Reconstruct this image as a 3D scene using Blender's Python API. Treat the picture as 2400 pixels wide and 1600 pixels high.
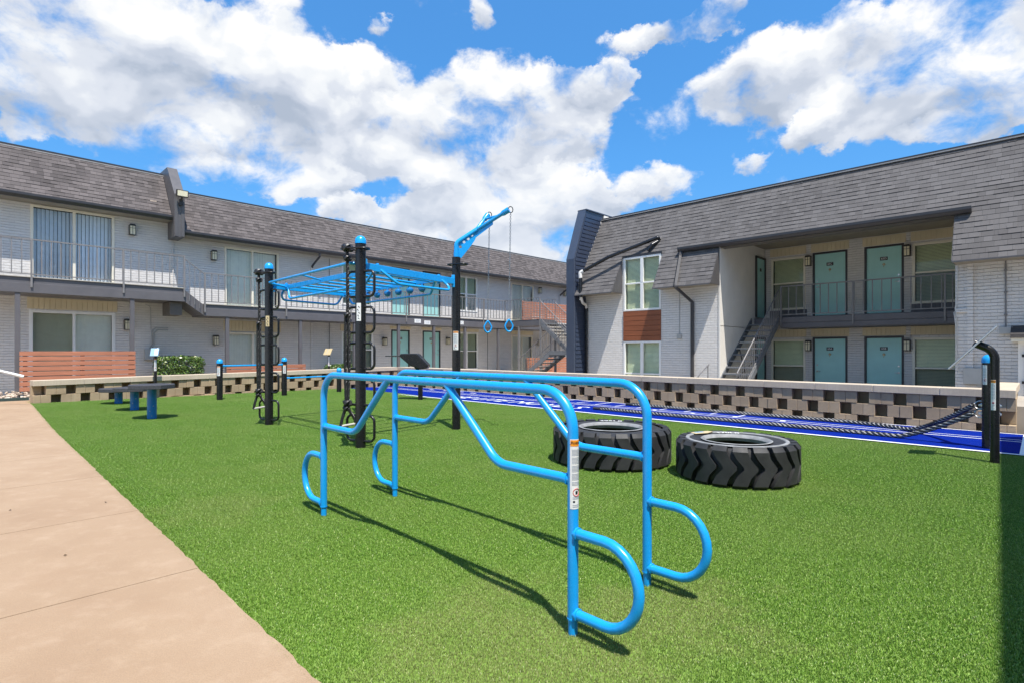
import bpy, bmesh, math, random
from mathutils import Vector, Matrix
random.seed(7)
C = bpy.context.scene
for o in list(bpy.data.objects): bpy.data.objects.remove(o)
COL = C.collection
rad = math.radians

# ------------------------------------------------------------------ camera
cd = bpy.data.cameras.new('camera'); cam = bpy.data.objects.new('camera', cd); COL.objects.link(cam)
cam.location = (0, 0, 1.4); cam.rotation_euler = (rad(90), 0, 0)
cd.sensor_width = 36; cd.lens = 36*1270/2400; cd.shift_y = 22/2400
cd.clip_start = 0.05; cd.clip_end = 2000
C.camera = cam

# ------------------------------------------------------------------ colour management
C.view_settings.view_transform = 'Standard'; C.view_settings.look = 'None'
C.view_settings.exposure = 0.78; C.view_settings.gamma = 1
C.view_settings.use_curve_mapping = False
C.cycles.max_bounces = 8; C.cycles.transparent_max_bounces = 12

# ------------------------------------------------------------------ sun
LIGHT = Vector((-.15, .40, -1)).normalized()          # direction the light travels
sd = bpy.data.lights.new('sun', 'SUN'); sun = bpy.data.objects.new('sun', sd); COL.objects.link(sun)
sd.energy = 4.2; sd.angle = rad(.5); sd.color = (1, .955, .89)
sun.rotation_euler = LIGHT.to_track_quat('-Z', 'Y').to_euler(); sun.location = (2, -6, 15)
SUN_EL = math.asin(-LIGHT.z); SUN_AZ = math.atan2(-LIGHT.x, -LIGHT.y)

# ------------------------------------------------------------------ node helpers
class NT:
    def __init__(s, nt): s.nt = nt; s.n = nt.nodes; s.l = nt.links
    def node(s, t, **kw):
        n = s.n.new(t)
        for k, v in kw.items(): setattr(n, k, v)
        return n
    def put(s, sock, v):
        if isinstance(v, bpy.types.NodeSocket): s.l.new(v, sock)
        elif v is not None: sock.default_value = v
    def math(s, op, a, b=None, c=None, clamp=False):
        n = s.node('ShaderNodeMath', operation=op); n.use_clamp = clamp
        s.put(n.inputs[0], a)
        if b is not None: s.put(n.inputs[1], b)
        if c is not None: s.put(n.inputs[2], c)
        return n.outputs[0]
    def vmath(s, op, a, b=None, sc=None):
        n = s.node('ShaderNodeVectorMath', operation=op); s.put(n.inputs[0], a)
        if b is not None: s.put(n.inputs[1], b)
        if sc is not None: s.put(n.inputs['Scale'], sc)
        return n.outputs[0]
    def noise(s, vec, scale, detail=4, rough=.55, dist=0, out='Fac'):
        n = s.node('ShaderNodeTexNoise'); n.inputs['Scale'].default_value = scale
        n.inputs['Detail'].default_value = detail; n.inputs['Roughness'].default_value = rough
        n.inputs['Distortion'].default_value = dist
        if vec is not None: s.l.new(vec, n.inputs['Vector'])
        return n.outputs[out]
    def ramp(s, fac, stops, interp='LINEAR'):
        n = s.node('ShaderNodeValToRGB'); cr = n.color_ramp; cr.interpolation = interp
        while len(cr.elements) < len(stops): cr.elements.new(.5)
        for e, (p, c) in zip(cr.elements, stops):
            e.position = p; e.color = tuple(c) + (1,) if len(c) == 3 else c
        s.put(n.inputs[0], fac); return n.outputs[0]
    def mix(s, fac, a, b, blend='MIX'):
        n = s.node('ShaderNodeMix', data_type='RGBA', blend_type=blend)
        s.put(n.inputs[0], fac)
        for i, v in ((6, a), (7, b)):
            if isinstance(v, tuple) and len(v) == 3: v = v + (1,)
            s.put(n.inputs[i], v)
        return n.outputs[2]
    def maprange(s, v, a, b, c=0, d=1, smooth=False):
        n = s.node('ShaderNodeMapRange'); n.clamp = True
        if smooth: n.interpolation_type = 'SMOOTHSTEP'
        s.put(n.inputs[0], v)
        for i, k in enumerate((a, b, c, d)): s.put(n.inputs[i+1], k)
        return n.outputs[0]

# ------------------------------------------------------------------ world: Nishita sky with procedural clouds
W = bpy.data.worlds.new('World'); C.world = W; W.use_nodes = True
w = NT(W.node_tree); w.n.clear()
sky = w.node('ShaderNodeTexSky', sky_type='NISHITA'); sky.sun_disc = False
sky.sun_elevation = SUN_EL; sky.sun_rotation = SUN_AZ; sky.air_density = 1.0; sky.dust_density = .35; sky.ozone_density = 3.0
STR = .14
tc = w.node('ShaderNodeTexCoord'); D3 = tc.outputs['Generated']
sp = w.node('ShaderNodeSeparateXYZ'); w.l.new(D3, sp.inputs[0])
dx, dy, dz = sp.outputs
az = w.math('ARCTAN2', dx, dy)
el = w.math('ARCSINE', dz)
nv = w.vmath('MULTIPLY', D3, (1, 1, 1.35))
warp = w.noise(nv, 3.5, 3, .6, 0, 'Color')
wv = w.vmath('SUBTRACT', warp, (.5, .5, .5))
wv = w.vmath('SCALE', wv, sc=.10)
nvw = w.vmath('ADD', nv, wv)
f1 = w.noise(nvw, 9.5, 12, .60, .1)
toward = w.vmath('ADD', nvw, (.012, -.02, .050))
f2 = w.noise(toward, 9.5, 5, .55, .1)
# clouds: (azimuth, elevation, half width, half height) in radians
def cl(u, v, hw, hh):
    a = math.atan((u-1200)/1270); r = math.hypot(1270, u-1200); e = math.atan2(822-v, r)
    return a, e, hw/r*math.cos(a)*1.0, hh/math.hypot(r, 822-v)
BL = [cl(250,90,430,190), cl(110,190,240,120), cl(640,80,170,130), cl(500,150,330,150), cl(720,215,230,130), cl(400,300,430,110), cl(830,175,120,70), cl(620,330,260,80),
      cl(900,330,300,100), cl(1150,265,270,130), cl(1050,330,380,100), cl(1340,215,170,85), cl(1430,190,70,50), cl(1180,440,300,75), cl(1370,330,100,70),
      cl(560,425,240,50), cl(740,420,120,55), cl(830,495,90,40), cl(1020,505,200,55), cl(1230,520,230,75), cl(1060,590,420,60), cl(1340,470,110,55),
      cl(1480,105,95,42), cl(1580,85,110,60), cl(1680,30,85,65), cl(1780,185,180,110), cl(1930,110,190,100), cl(2120,90,260,150), cl(2080,220,260,110), cl(2330,170,190,170),
      cl(2390,20,150,110), cl(1910,310,90,50), cl(2250,285,190,50), cl(1760,365,70,36), cl(1550,430,130,50), cl(1440,480,90,35), cl(1120,35,48,75), cl(900,62,55,34), cl(50,300,80,45)]
S = None; T = None
wc = w.node('ShaderNodeSeparateXYZ'); w.l.new(w.vmath('SUBTRACT', w.noise(nv, 11, 7, .62, 0, 'Color'), (.5, .5, .5)), wc.inputs[0])
azw = w.math('MULTIPLY_ADD', wc.outputs[0], .13, az); el = w.math('MULTIPLY_ADD', wc.outputs[2], .11, el)
for (a, e, ra, re) in BL:
    qx = w.math('MULTIPLY', w.math('SUBTRACT', azw, a), 1/ra)
    qy = w.math('MULTIPLY', w.math('SUBTRACT', el, e), 1/re)
    r2 = w.math('MULTIPLY_ADD', qx, qx, w.math('MULTIPLY', qy, qy))
    wt = w.math('MAXIMUM', w.math('SUBTRACT', 1.0 if ra > .05 else .62, r2), 0.0)
    S = wt if S is None else w.math('ADD', S, wt)
    tt = w.math('MULTIPLY', wt, qy)
    T = tt if T is None else w.math('ADD', T, tt)
back = w.maprange(dy, .05, -.35, 0, .55)
Tn = w.math('DIVIDE', T, w.math('ADD', S, .12))
S = w.math('ADD', w.math('MINIMUM', w.math('MULTIPLY_ADD', S, 1.5, -.09), 1.0), back)
fb = w.math('SUBTRACT', f1, .5)
fl = w.math('SUBTRACT', w.noise(nvw, 4.0, 2.5, .5), .5)
dens = w.math('MULTIPLY_ADD', fl, 2.1, w.math('MULTIPLY_ADD', fb, 3.4, S))
cover = w.maprange(dens, .18, .98, 0, 1, True)
# rounded lumps lit from above
g1 = w.noise(nvw, 8.0, 3.5, .50, .3); g2 = w.noise(toward, 8.0, 3.5, .50, .3)
lit = w.math('ADD', w.math('MULTIPLY', w.math('SUBTRACT', g1, g2), 1.9), w.math('MULTIPLY', w.math('SUBTRACT', f1, f2), .75))
shade = w.math('ADD', lit, w.math('MULTIPLY_ADD', Tn, .80, .55))
shade = w.math('ADD', shade, w.math('MULTIPLY', w.math('SUBTRACT', .8, dens), .10))
ccol = w.ramp(shade, [(.0, (.44,.51,.63)), (.25, (.57,.63,.74)), (.50, (.73,.775,.86)), (.72, (.88,.91,.95)), (.92, (1.0,1.0,1.0))], 'EASE')
ccol = w.mix(w.maprange(el, .36, .04, 0, .60), ccol, (.74,.81,.92))
bg1 = w.node('ShaderNodeBackground'); bg2 = w.node('ShaderNodeBackground')
hs = w.node('ShaderNodeHueSaturation'); hs.inputs['Hue'].default_value = .497; hs.inputs['Saturation'].default_value = 1.19; hs.inputs['Value'].default_value = 1.0
el0 = w.math('ARCSINE', dz)
skyc = w.mix(1.0, sky.outputs[0], w.ramp(w.maprange(el0, 0, .75, 0, 1), [(0, (.46,.52,.60)), (.18, (.50,.60,.71)), (.45, (.70,.82,.92)), (1, (.98,1.08,1.14))]), 'MULTIPLY')
w.l.new(skyc, hs.inputs['Color'])
w.l.new(hs.outputs[0], bg1.inputs[0]); bg1.inputs[1].default_value = STR
w.l.new(ccol, bg2.inputs[0]); bg2.inputs[1].default_value = .60
mx = w.node('ShaderNodeMixShader'); w.l.new(cover, mx.inputs[0]); w.l.new(bg1.outputs[0], mx.inputs[1]); w.l.new(bg2.outputs[0], mx.inputs[2])
wo = w.node('ShaderNodeOutputWorld'); w.l.new(mx.outputs[0], wo.inputs[0])
W.cycles.sampling_method = 'MANUAL'; W.cycles.sample_map_resolution = 512

# ------------------------------------------------------------------ materials
MATS = {}
def new_mat(name):
    m = bpy.data.materials.new(name); m.use_nodes = True
    t = NT(m.node_tree); t.n.clear()
    b = t.node('ShaderNodeBsdfPrincipled'); o = t.node('ShaderNodeOutputMaterial'); t.l.new(b.outputs[0], o.inputs[0])
    MATS[name] = m
    return m, t, b
def bump(t, b, h, strength=.4, dist=.01):
    n = t.node('ShaderNodeBump'); n.inputs['Strength'].default_value = strength; n.inputs['Distance'].default_value = dist
    t.l.new(h, n.inputs['Height']); t.l.new(n.outputs[0], b.inputs['Normal']); return n
def objco(t):
    return t.node('ShaderNodeTexCoord').outputs['Object']
def plain(name, col, rough=.5, metal=0, var=.12, scale=6, bmp=0, bscale=60, spec=.5, coat=0):
    m, t, b = new_mat(name); oc = objco(t)
    f = t.noise(oc, scale, 5, .6)
    lo = tuple(c*(1-var) for c in col); hi = tuple(min(1, c*(1+var)) for c in col)
    t.l.new(t.ramp(f, [(.3, lo), (.7, hi)]), b.inputs['Base Color'])
    fr = t.noise(oc, scale*2.3, 4, .6)
    t.l.new(t.maprange(fr, .3, .7, max(0, rough-.07), min(1, rough+.07)), b.inputs['Roughness'])
    b.inputs['Metallic'].default_value = metal
    b.inputs['Specular IOR Level'].default_value = spec
    if coat: b.inputs['Coat Weight'].default_value = coat; b.inputs['Coat Roughness'].default_value = .12
    if bmp: bump(t, b, t.noise(oc, bscale, 4, .6), bmp, .004)
    return m
plain('blue_paint', (.008,.315,.74), .30, 0, .05, 8, .04, 220, .5, .25)
plain('blue_paint_dark', (.008,.17,.45), .34, 0, .08, 8, .04, 220)
plain('black_paint', (.010,.010,.011), .30, 0, .25, 8, .06, 150, .5)
plain('black_rubber', (.029,.029,.030), .60, 0, .35, 5, .25, 90, .4)
plain('platform_rubber', (.055,.056,.064), .72, 0, .3, 40, .5, 160, .3)
plain('rope_glint', (.50,.48,.44), .5, 0, .2, 60, .3, 300)  # colour of thin strands that paint sun glints onto the black rope
plain('rope_fibre', (.016,.015,.015), .42, 0, .5, 60, .3, 300, .55)
plain('chain_steel', (.42,.41,.39), .35, .9, .2, 30)
plain('handle_grey', (.42,.40,.36), .5, 0, .1, 20)
plain('trim_brown', (.095,.089,.089), .45, 0, .08, 3, .05, 40)
plain('gutter_brown', (.038,.036,.038), .38, 0, .1, 3)
plain('fascia_grey', (.112,.107,.114), .55, 0, .10, 2.5, .08, 30)
plain('rail_grey', (.19,.182,.180), .5, 0, .12, 6)
plain('stair_grey', (.150,.156,.165), .55, 0, .18, 5, .1, 60)
plain('tread_tan', (.44,.41,.36), .8, 0, .15, 8, .2, 60)
plain('navy_siding', (.028,.040,.070), .45, 0, .10, 3, .05, 60)
plain('navy_trim', (.052,.066,.098), .42, 0, .08, 3)
plain('beige_siding', (.66,.56,.37), .6, 0, .06, 3, .05, 30)
plain('cream_wall', (.78,.74,.66), .62, 0, .05, 2, .05, 30)
plain('soffit_brown', (.110,.098,.085), .5, 0, .08, 2)
plain('soffit_tan', (.27,.24,.19), .6, 0, .08, 2)
plain('door_teal', (.36,.66,.61), .42, 0, .05, 2.5, .03, 40)
plain('door_trim', (.030,.030,.034), .45, 0, .1, 4)
plain('frame_white', (.80,.79,.75), .45, 0, .04, 4)
plain('frame_tan', (.78,.72,.58), .5, 0, .06, 4)
plain('blind_white', (.86,.87,.74), .6, 0, .05, 6)
plain('blind_slat', (.80,.85,.88), .55, 0, .06, 6)
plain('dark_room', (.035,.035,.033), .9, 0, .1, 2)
plain('brass', (.50,.40,.22), .3, .8, .1, 20)
plain('steel', (.55,.55,.54), .3, .9, .08, 20)
plain('label_white', (.74,.74,.72), .4, 0, .03, 20)
plain('label_orange', (.85,.30,.02), .4, 0, .03, 20)
plain('label_grey', (.38,.41,.46), .5, 0, .05, 20)
plain('label_black', (.012,.012,.012), .5, 0, .05, 20)
plain('label_red', (.55,.03,.03), .5, 0, .05, 20)
plain('label_cream', (.55,.44,.25), .5, 0, .05, 20)
plain('label_blue', (.20,.36,.50), .4, 0, .05, 20)
plain('lamp_glass', (.82,.74,.52), .4, 0, .06, 20)
plain('lamp_black', (.022,.018,.014), .45, 0, .1, 20)
plain('box_grey', (.40,.40,.38), .5, 0, .06, 6, .05, 40)
plain('pipe_white', (.62,.60,.56), .5, 0, .1, 6)
plain('flat_roof', (.30,.29,.28), .9, 0, .1, 2)
plain('paint_white', (.78,.79,.80), .85, 0, .08, 30, .3, 250)
plain('bead_grey', (.23,.235,.235), .75, 0, .3, 10, .3, 80)
plain('edge_green', (.03,.055,.05), .6, 0, .2, 6)
plain('pebble', (.50,.40,.31), .85, 0, .35, 12, .2, 60)
plain('mortar_white', (.66,.63,.58), .9, 0, .1, 20)
plain('shingle_edge', (.05,.045,.044), .95, 0, .2, 8)
plain('earth', (.22,.17,.12), .95, 0, .3, 3, .4, 30)
plain('ground_concrete', (.50,.45,.39), .92, 0, .15, 1.2, .2, 40)
plain('walk_concrete', (.36,.325,.28), .92, 0, .15, 1.2, .2, 40)
plain('cable_white', (.55,.54,.50), .5, 0, .1, 10)
plain('sign_face', (.40,.46,.52), .4, 0, .25, 14)

def wood(name, col, sc=1):
    m, t, b = new_mat(name); oc = objco(t)
    mp = t.node('ShaderNodeMapping'); mp.inputs['Scale'].default_value = (.8*sc, 6*sc, 22*sc); t.l.new(oc, mp.inputs[0])
    f = t.noise(mp.outputs[0], 2.2, 6, .65, .6)
    g = t.noise(oc, 1.3, 3, .5)
    c = t.ramp(f, [(.25, tuple(k*.62 for k in col)), (.55, col), (.8, tuple(min(1, k*1.25) for k in col))])
    c = t.mix(t.maprange(g, .35, .65, 0, .35), c, tuple(k*.72 for k in col))
    t.l.new(c, b.inputs['Base Color']); b.inputs['Roughness'].default_value = .55
    bump(t, b, f, .15, .003); return m
wood('fence_wood', (.46,.185,.105)); wood('panel_wood', (.27,.082,.030))

def brick(name, col, mort, strength=.7):
    m, t, b = new_mat(name); oc = objco(t)
    s = t.node('ShaderNodeSeparateXYZ'); t.l.new(oc, s.inputs[0])
    cb = t.node('ShaderNodeCombineXYZ'); t.l.new(t.math('ADD', s.outputs[0], s.outputs[1]), cb.inputs[0]); t.l.new(s.outputs[2], cb.inputs[1])
    wn = t.noise(oc, 4, 3, .6, 0, 'Color')
    wv = t.vmath('SCALE', t.vmath('SUBTRACT', wn, (.5,.5,.5)), sc=.030)
    v = t.vmath('ADD', cb.outputs[0], wv)
    bt = t.node('ShaderNodeTexBrick'); bt.offset = .5
    t.l.new(v, bt.inputs['Vector']); bt.inputs['Scale'].default_value = 1; bt.inputs['Brick Width'].default_value = .235
    bt.inputs['Row Height'].default_value = .078; bt.inputs['Mortar Size'].default_value = .006; bt.inputs['Mortar Smooth'].default_value = .6; bt.inputs['Bias'].default_value = 0
    bt.inputs['Color1'].default_value = tuple(c*.96 for c in col)+(1,); bt.inputs['Color2'].default_value = tuple(min(1, c*1.04) for c in col)+(1,)
    bt.inputs['Mortar'].default_value = tuple(c*.90 for c in col)+(1,)
    sv = t.node('ShaderNodeSeparateXYZ'); t.l.new(v, sv.inputs[0])
    row = t.math('PINGPONG', sv.outputs[1], .039)
    pn = t.noise(cb.outputs[0], 9, 4, .65)
    joint = t.math('MULTIPLY', t.maprange(row, .0075, .001, 0, 1), t.maprange(pn, .34, .56, .15, 1))
    st = t.noise(oc, 1.1, 5, .65)
    c = t.mix(t.maprange(st, .35, .75, 0, .25), bt.outputs['Color'], tuple(k*.76 for k in col))
    c = t.mix(t.math('MULTIPLY', joint, .42), c, mort)
    t.l.new(c, b.inputs['Base Color']); b.inputs['Roughness'].default_value = .7
    h = t.math('MULTIPLY_ADD', t.noise(oc, 30, 5, .7), .6, t.math('MULTIPLY_ADD', bt.outputs['Fac'], -.35, t.math('MULTIPLY', joint, -1.0)))
    bump(t, b, h, strength, .022); return m
brick('brick_paint', (.70,.668,.625), (.36,.34,.315), .85)

def shingle(name, cols):
    m, t, b = new_mat(name)
    uv = t.node('ShaderNodeUVMap').outputs[0]
    bt = t.node('ShaderNodeTexBrick'); bt.offset = .37; bt.offset_frequency = 2; bt.squash = .7; bt.squash_frequency = 3
    t.l.new(uv, bt.inputs['Vector']); bt.inputs['Scale'].default_value = 1
    bt.inputs['Brick Width'].default_value = .22; bt.inputs['Row Height'].default_value = .140; bt.inputs['Mortar Size'].default_value = .0025; bt.inputs['Bias'].default_value = -.1
    bt.inputs['Color1'].default_value = cols[0]+(1,); bt.inputs['Color2'].default_value = cols[1]+(1,); bt.inputs['Mortar'].default_value = cols[2]+(1,)
    f = t.noise(uv, 120, 3, .7); g = t.noise(uv, .55, 4, .6)
    c = t.mix(t.maprange(f, .35, .65, 0, .55), bt.outputs['Color'], tuple(k*.55 for k in cols[0]))
    c = t.mix(t.maprange(g, .4, .7, 0, .25), c, tuple(k*1.2 for k in cols[1]))
    t.l.new(c, b.inputs['Base Color']); b.inputs['Roughness'].default_value = .93; b.inputs['Specular IOR Level'].default_value = .25
    h = t.math('MULTIPLY_ADD', bt.outputs['Fac'], -1.0, t.math('MULTIPLY', f, .4))
    bump(t, b, h, .5, .006); return m
shingle('shingle_brown', ((.078,.068,.065), (.165,.143,.137), (.038,.033,.032)))
shingle('shingle_grey', ((.104,.097,.094), (.160,.150,.146), (.046,.042,.041)))

def glass(name, tint, refl=1.0):
    m = bpy.data.materials.new(name); m.use_nodes = True; t = NT(m.node_tree); t.n.clear(); MATS[name] = m
    tr = t.node('ShaderNodeBsdfTransparent'); tr.inputs[0].default_value = tint+(1,)
    gl = t.node('ShaderNodeBsdfGlossy'); gl.inputs['Roughness'].default_value = .02; gl.inputs[0].default_value = (.9,.95,1,1)
    fr = t.node('ShaderNodeFresnel'); fr.inputs[0].default_value = 1.6
    oc = objco(t)
    bn = t.node('ShaderNodeBump'); bn.inputs['Strength'].default_value = .04; bn.inputs['Distance'].default_value = .05
    t.l.new(t.noise(oc, 1.4, 2, .5), bn.inputs['Height']); t.l.new(bn.outputs[0], gl.inputs['Normal']); t.l.new(bn.outputs[0], fr.inputs['Normal'])
    ms = t.node('ShaderNodeMixShader'); t.l.new(t.math('MULTIPLY', fr.outputs[0], refl, clamp=True), ms.inputs[0])
    t.l.new(tr.outputs[0], ms.inputs[1]); t.l.new(gl.outputs[0], ms.inputs[2])
    o = t.node('ShaderNodeOutputMaterial'); t.l.new(ms.outputs[0], o.inputs[0]); return m
glass('glass', (.90,.95,.82), .45); glass('glass_clear', (.95,.97,.98), .6); glass('glass_screen', (.62,.64,.59), .35)

# block wall
m, t, b = new_mat('block'); oc = objco(t)
f = t.noise(oc, 2.2, 5, .65); g = t.noise(oc, 90, 4, .7)
c = t.ramp(f, [(.25, (.35,.25,.150)), (.55, (.46,.34,.21)), (.8, (.54,.42,.28))])
c = t.mix(t.maprange(g, .3, .7, .3, 0), c, (.18,.15,.12))
sn = t.vmath('SNAP', t.vmath('ADD', oc, (.0, .11, .095)), (.2, .6, .232)); wn_ = t.node('ShaderNodeTexWhiteNoise', noise_dimensions='3D'); t.l.new(sn, wn_.inputs['Vector'])
c = t.mix(t.maprange(wn_.outputs['Value'], 0, 1, 0, .38), c, (.25,.185,.12))
vn = t.noise(oc, 7, 6, .75); c = t.mix(t.maprange(vn, .66, .74, 0, .5), c, (.62,.58,.52))
t.l.new(c, b.inputs['Base Color']); b.inputs['Roughness'].default_value = .95; bump(t, b, g, .45, .006)
m, t, b = new_mat('cap_stone'); oc = objco(t)
mp = t.node('ShaderNodeMapping'); mp.inputs['Scale'].default_value = (26, 26, 1.5); t.l.new(oc, mp.inputs[0])
f = t.noise(mp.outputs[0], 2, 4, .6); g = t.noise(oc, 1.7, 4, .6)
c = t.ramp(g, [(.3, (.47,.39,.29)), (.7, (.58,.49,.37))]); c = t.mix(t.maprange(f, .35, .7, .4, 0), c, (.40,.32,.24))
t.l.new(c, b.inputs['Base Color']); b.inputs['Roughness'].default_value = .92; bump(t, b, f, .25, .004)

# tan concrete path: broomed, stained
m, t, b = new_mat('path_concrete'); oc = objco(t)
mp = t.node('ShaderNodeMapping'); mp.inputs['Scale'].default_value = (1, 7, 1); mp.inputs['Rotation'].default_value = (0, 0, rad(44.3)); t.l.new(oc, mp.inputs[0])
br = t.noise(mp.outputs[0], 28, 5, .65); big = t.noise(oc, .9, 5, .6); fine = t.noise(oc, 160, 3, .7); md = t.noise(oc, 5.5, 5, .7)
c = t.ramp(big, [(.3, (.335,.220,.130)), (.5, (.388,.265,.161)), (.72, (.430,.305,.195))])
c = t.mix(t.maprange(br, .35, .65, 0, .22), c, (.255,.165,.10))
c = t.mix(t.maprange(fine, .38, .62, .42, 0), c, (.19,.13,.085))
c = t.mix(t.maprange(md, .50, .70, 0, .42), c, (.44,.32,.215))
md2 = t.noise(oc, 2.2, 6, .72); c = t.mix(t.maprange(md2, .46, .66, 0, .30), c, (.31,.20,.12))
sp2 = t.noise(oc, 23, 3, .5); c = t.mix(t.maprange(sp2, .74, .80, 0, .55), c, (.20,.15,.11))
t.l.new(c, b.inputs['Base Color']); b.inputs['Roughness'].default_value = .9
bump(t, b, t.math('MULTIPLY_ADD', br, .6, fine), .45, .005)

# turf blades: tint attribute per blade
m, t, b = new_mat('turf_blade')
at = t.node('ShaderNodeAttribute'); at.attribute_name = 'tint'
geo = t.node('ShaderNodeNewGeometry'); pos = geo.outputs['Position']
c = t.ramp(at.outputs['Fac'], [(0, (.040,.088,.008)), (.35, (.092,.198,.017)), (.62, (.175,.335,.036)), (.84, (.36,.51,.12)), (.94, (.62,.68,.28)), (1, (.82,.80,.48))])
w1 = t.noise(pos, .55, 4, .6); w2 = t.noise(pos, 2.6, 4, .65)
c = t.mix(t.maprange(w1, .42, .66, 0, .40), c, (.24,.31,.08))
c = t.mix(t.maprange(w2, .45, .70, 0, .28), c, (.075,.20,.016))
# matted, thatchy wear where people step up to the bars
def wear(px, py, r):
    d = t.vmath('SUBTRACT', pos, (px, py, 0)); n = t.node('ShaderNodeVectorMath', operation='LENGTH'); t.l.new(d, n.inputs[0])
    return t.maprange(t.math('MULTIPLY_ADD', t.math('SUBTRACT', w2, .5), 1.6, n.outputs['Value']), r, r*.25, 0, 1, True)
wr = t.math('MAXIMUM', t.math('MAXIMUM', wear(.05, 2.55, 1.0), wear(.9, 2.9, .7)), t.math('MULTIPLY', wear(-2.6, 4.9, .7), .4))
c = t.mix(t.math('MULTIPLY', wr, .55), c, (.30,.30,.12))
t.l.new(c, b.inputs['Base Color']); b.inputs['Roughness'].default_value = .42; b.inputs['Specular IOR Level'].default_value = .45
m, t, b = new_mat('turf_base'); oc = objco(t)
t.l.new(t.ramp(t.noise(oc, 150, 4, .7), [(.3, (.08,.15,.018)), (.7, (.22,.34,.05))]), b.inputs['Base Color']); b.inputs['Roughness'].default_value = .9
m, t, b = new_mat('track_blue'); oc = objco(t)
f = t.noise(oc, 190, 4, .75); g = t.noise(oc, 1.5, 4, .6)
c = t.ramp(f, [(.30, (.001,.006,.08)), (.5, (.002,.014,.20)), (.64, (.006,.035,.34)), (.80, (.08,.15,.50))])
c = t.mix(t.maprange(g, .4, .7, 0, .25), c, (.006,.03,.30))
t.l.new(c, b.inputs['Base Color']); b.inputs['Roughness'].default_value = .85; b.inputs['Specular IOR Level'].default_value = .04; bump(t, b, f, .6, .012)
m, t, b = new_mat('leaf'); at = t.node('ShaderNodeAttribute'); at.attribute_name = 'tint'
t.l.new(t.ramp(at.outputs['Fac'], [(0, (.03,.07,.014)), (.45, (.095,.18,.036)), (.8, (.19,.27,.07)), (1, (.34,.37,.15))]), b.inputs['Base Color']); b.inputs['Roughness'].default_value = .35

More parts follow.
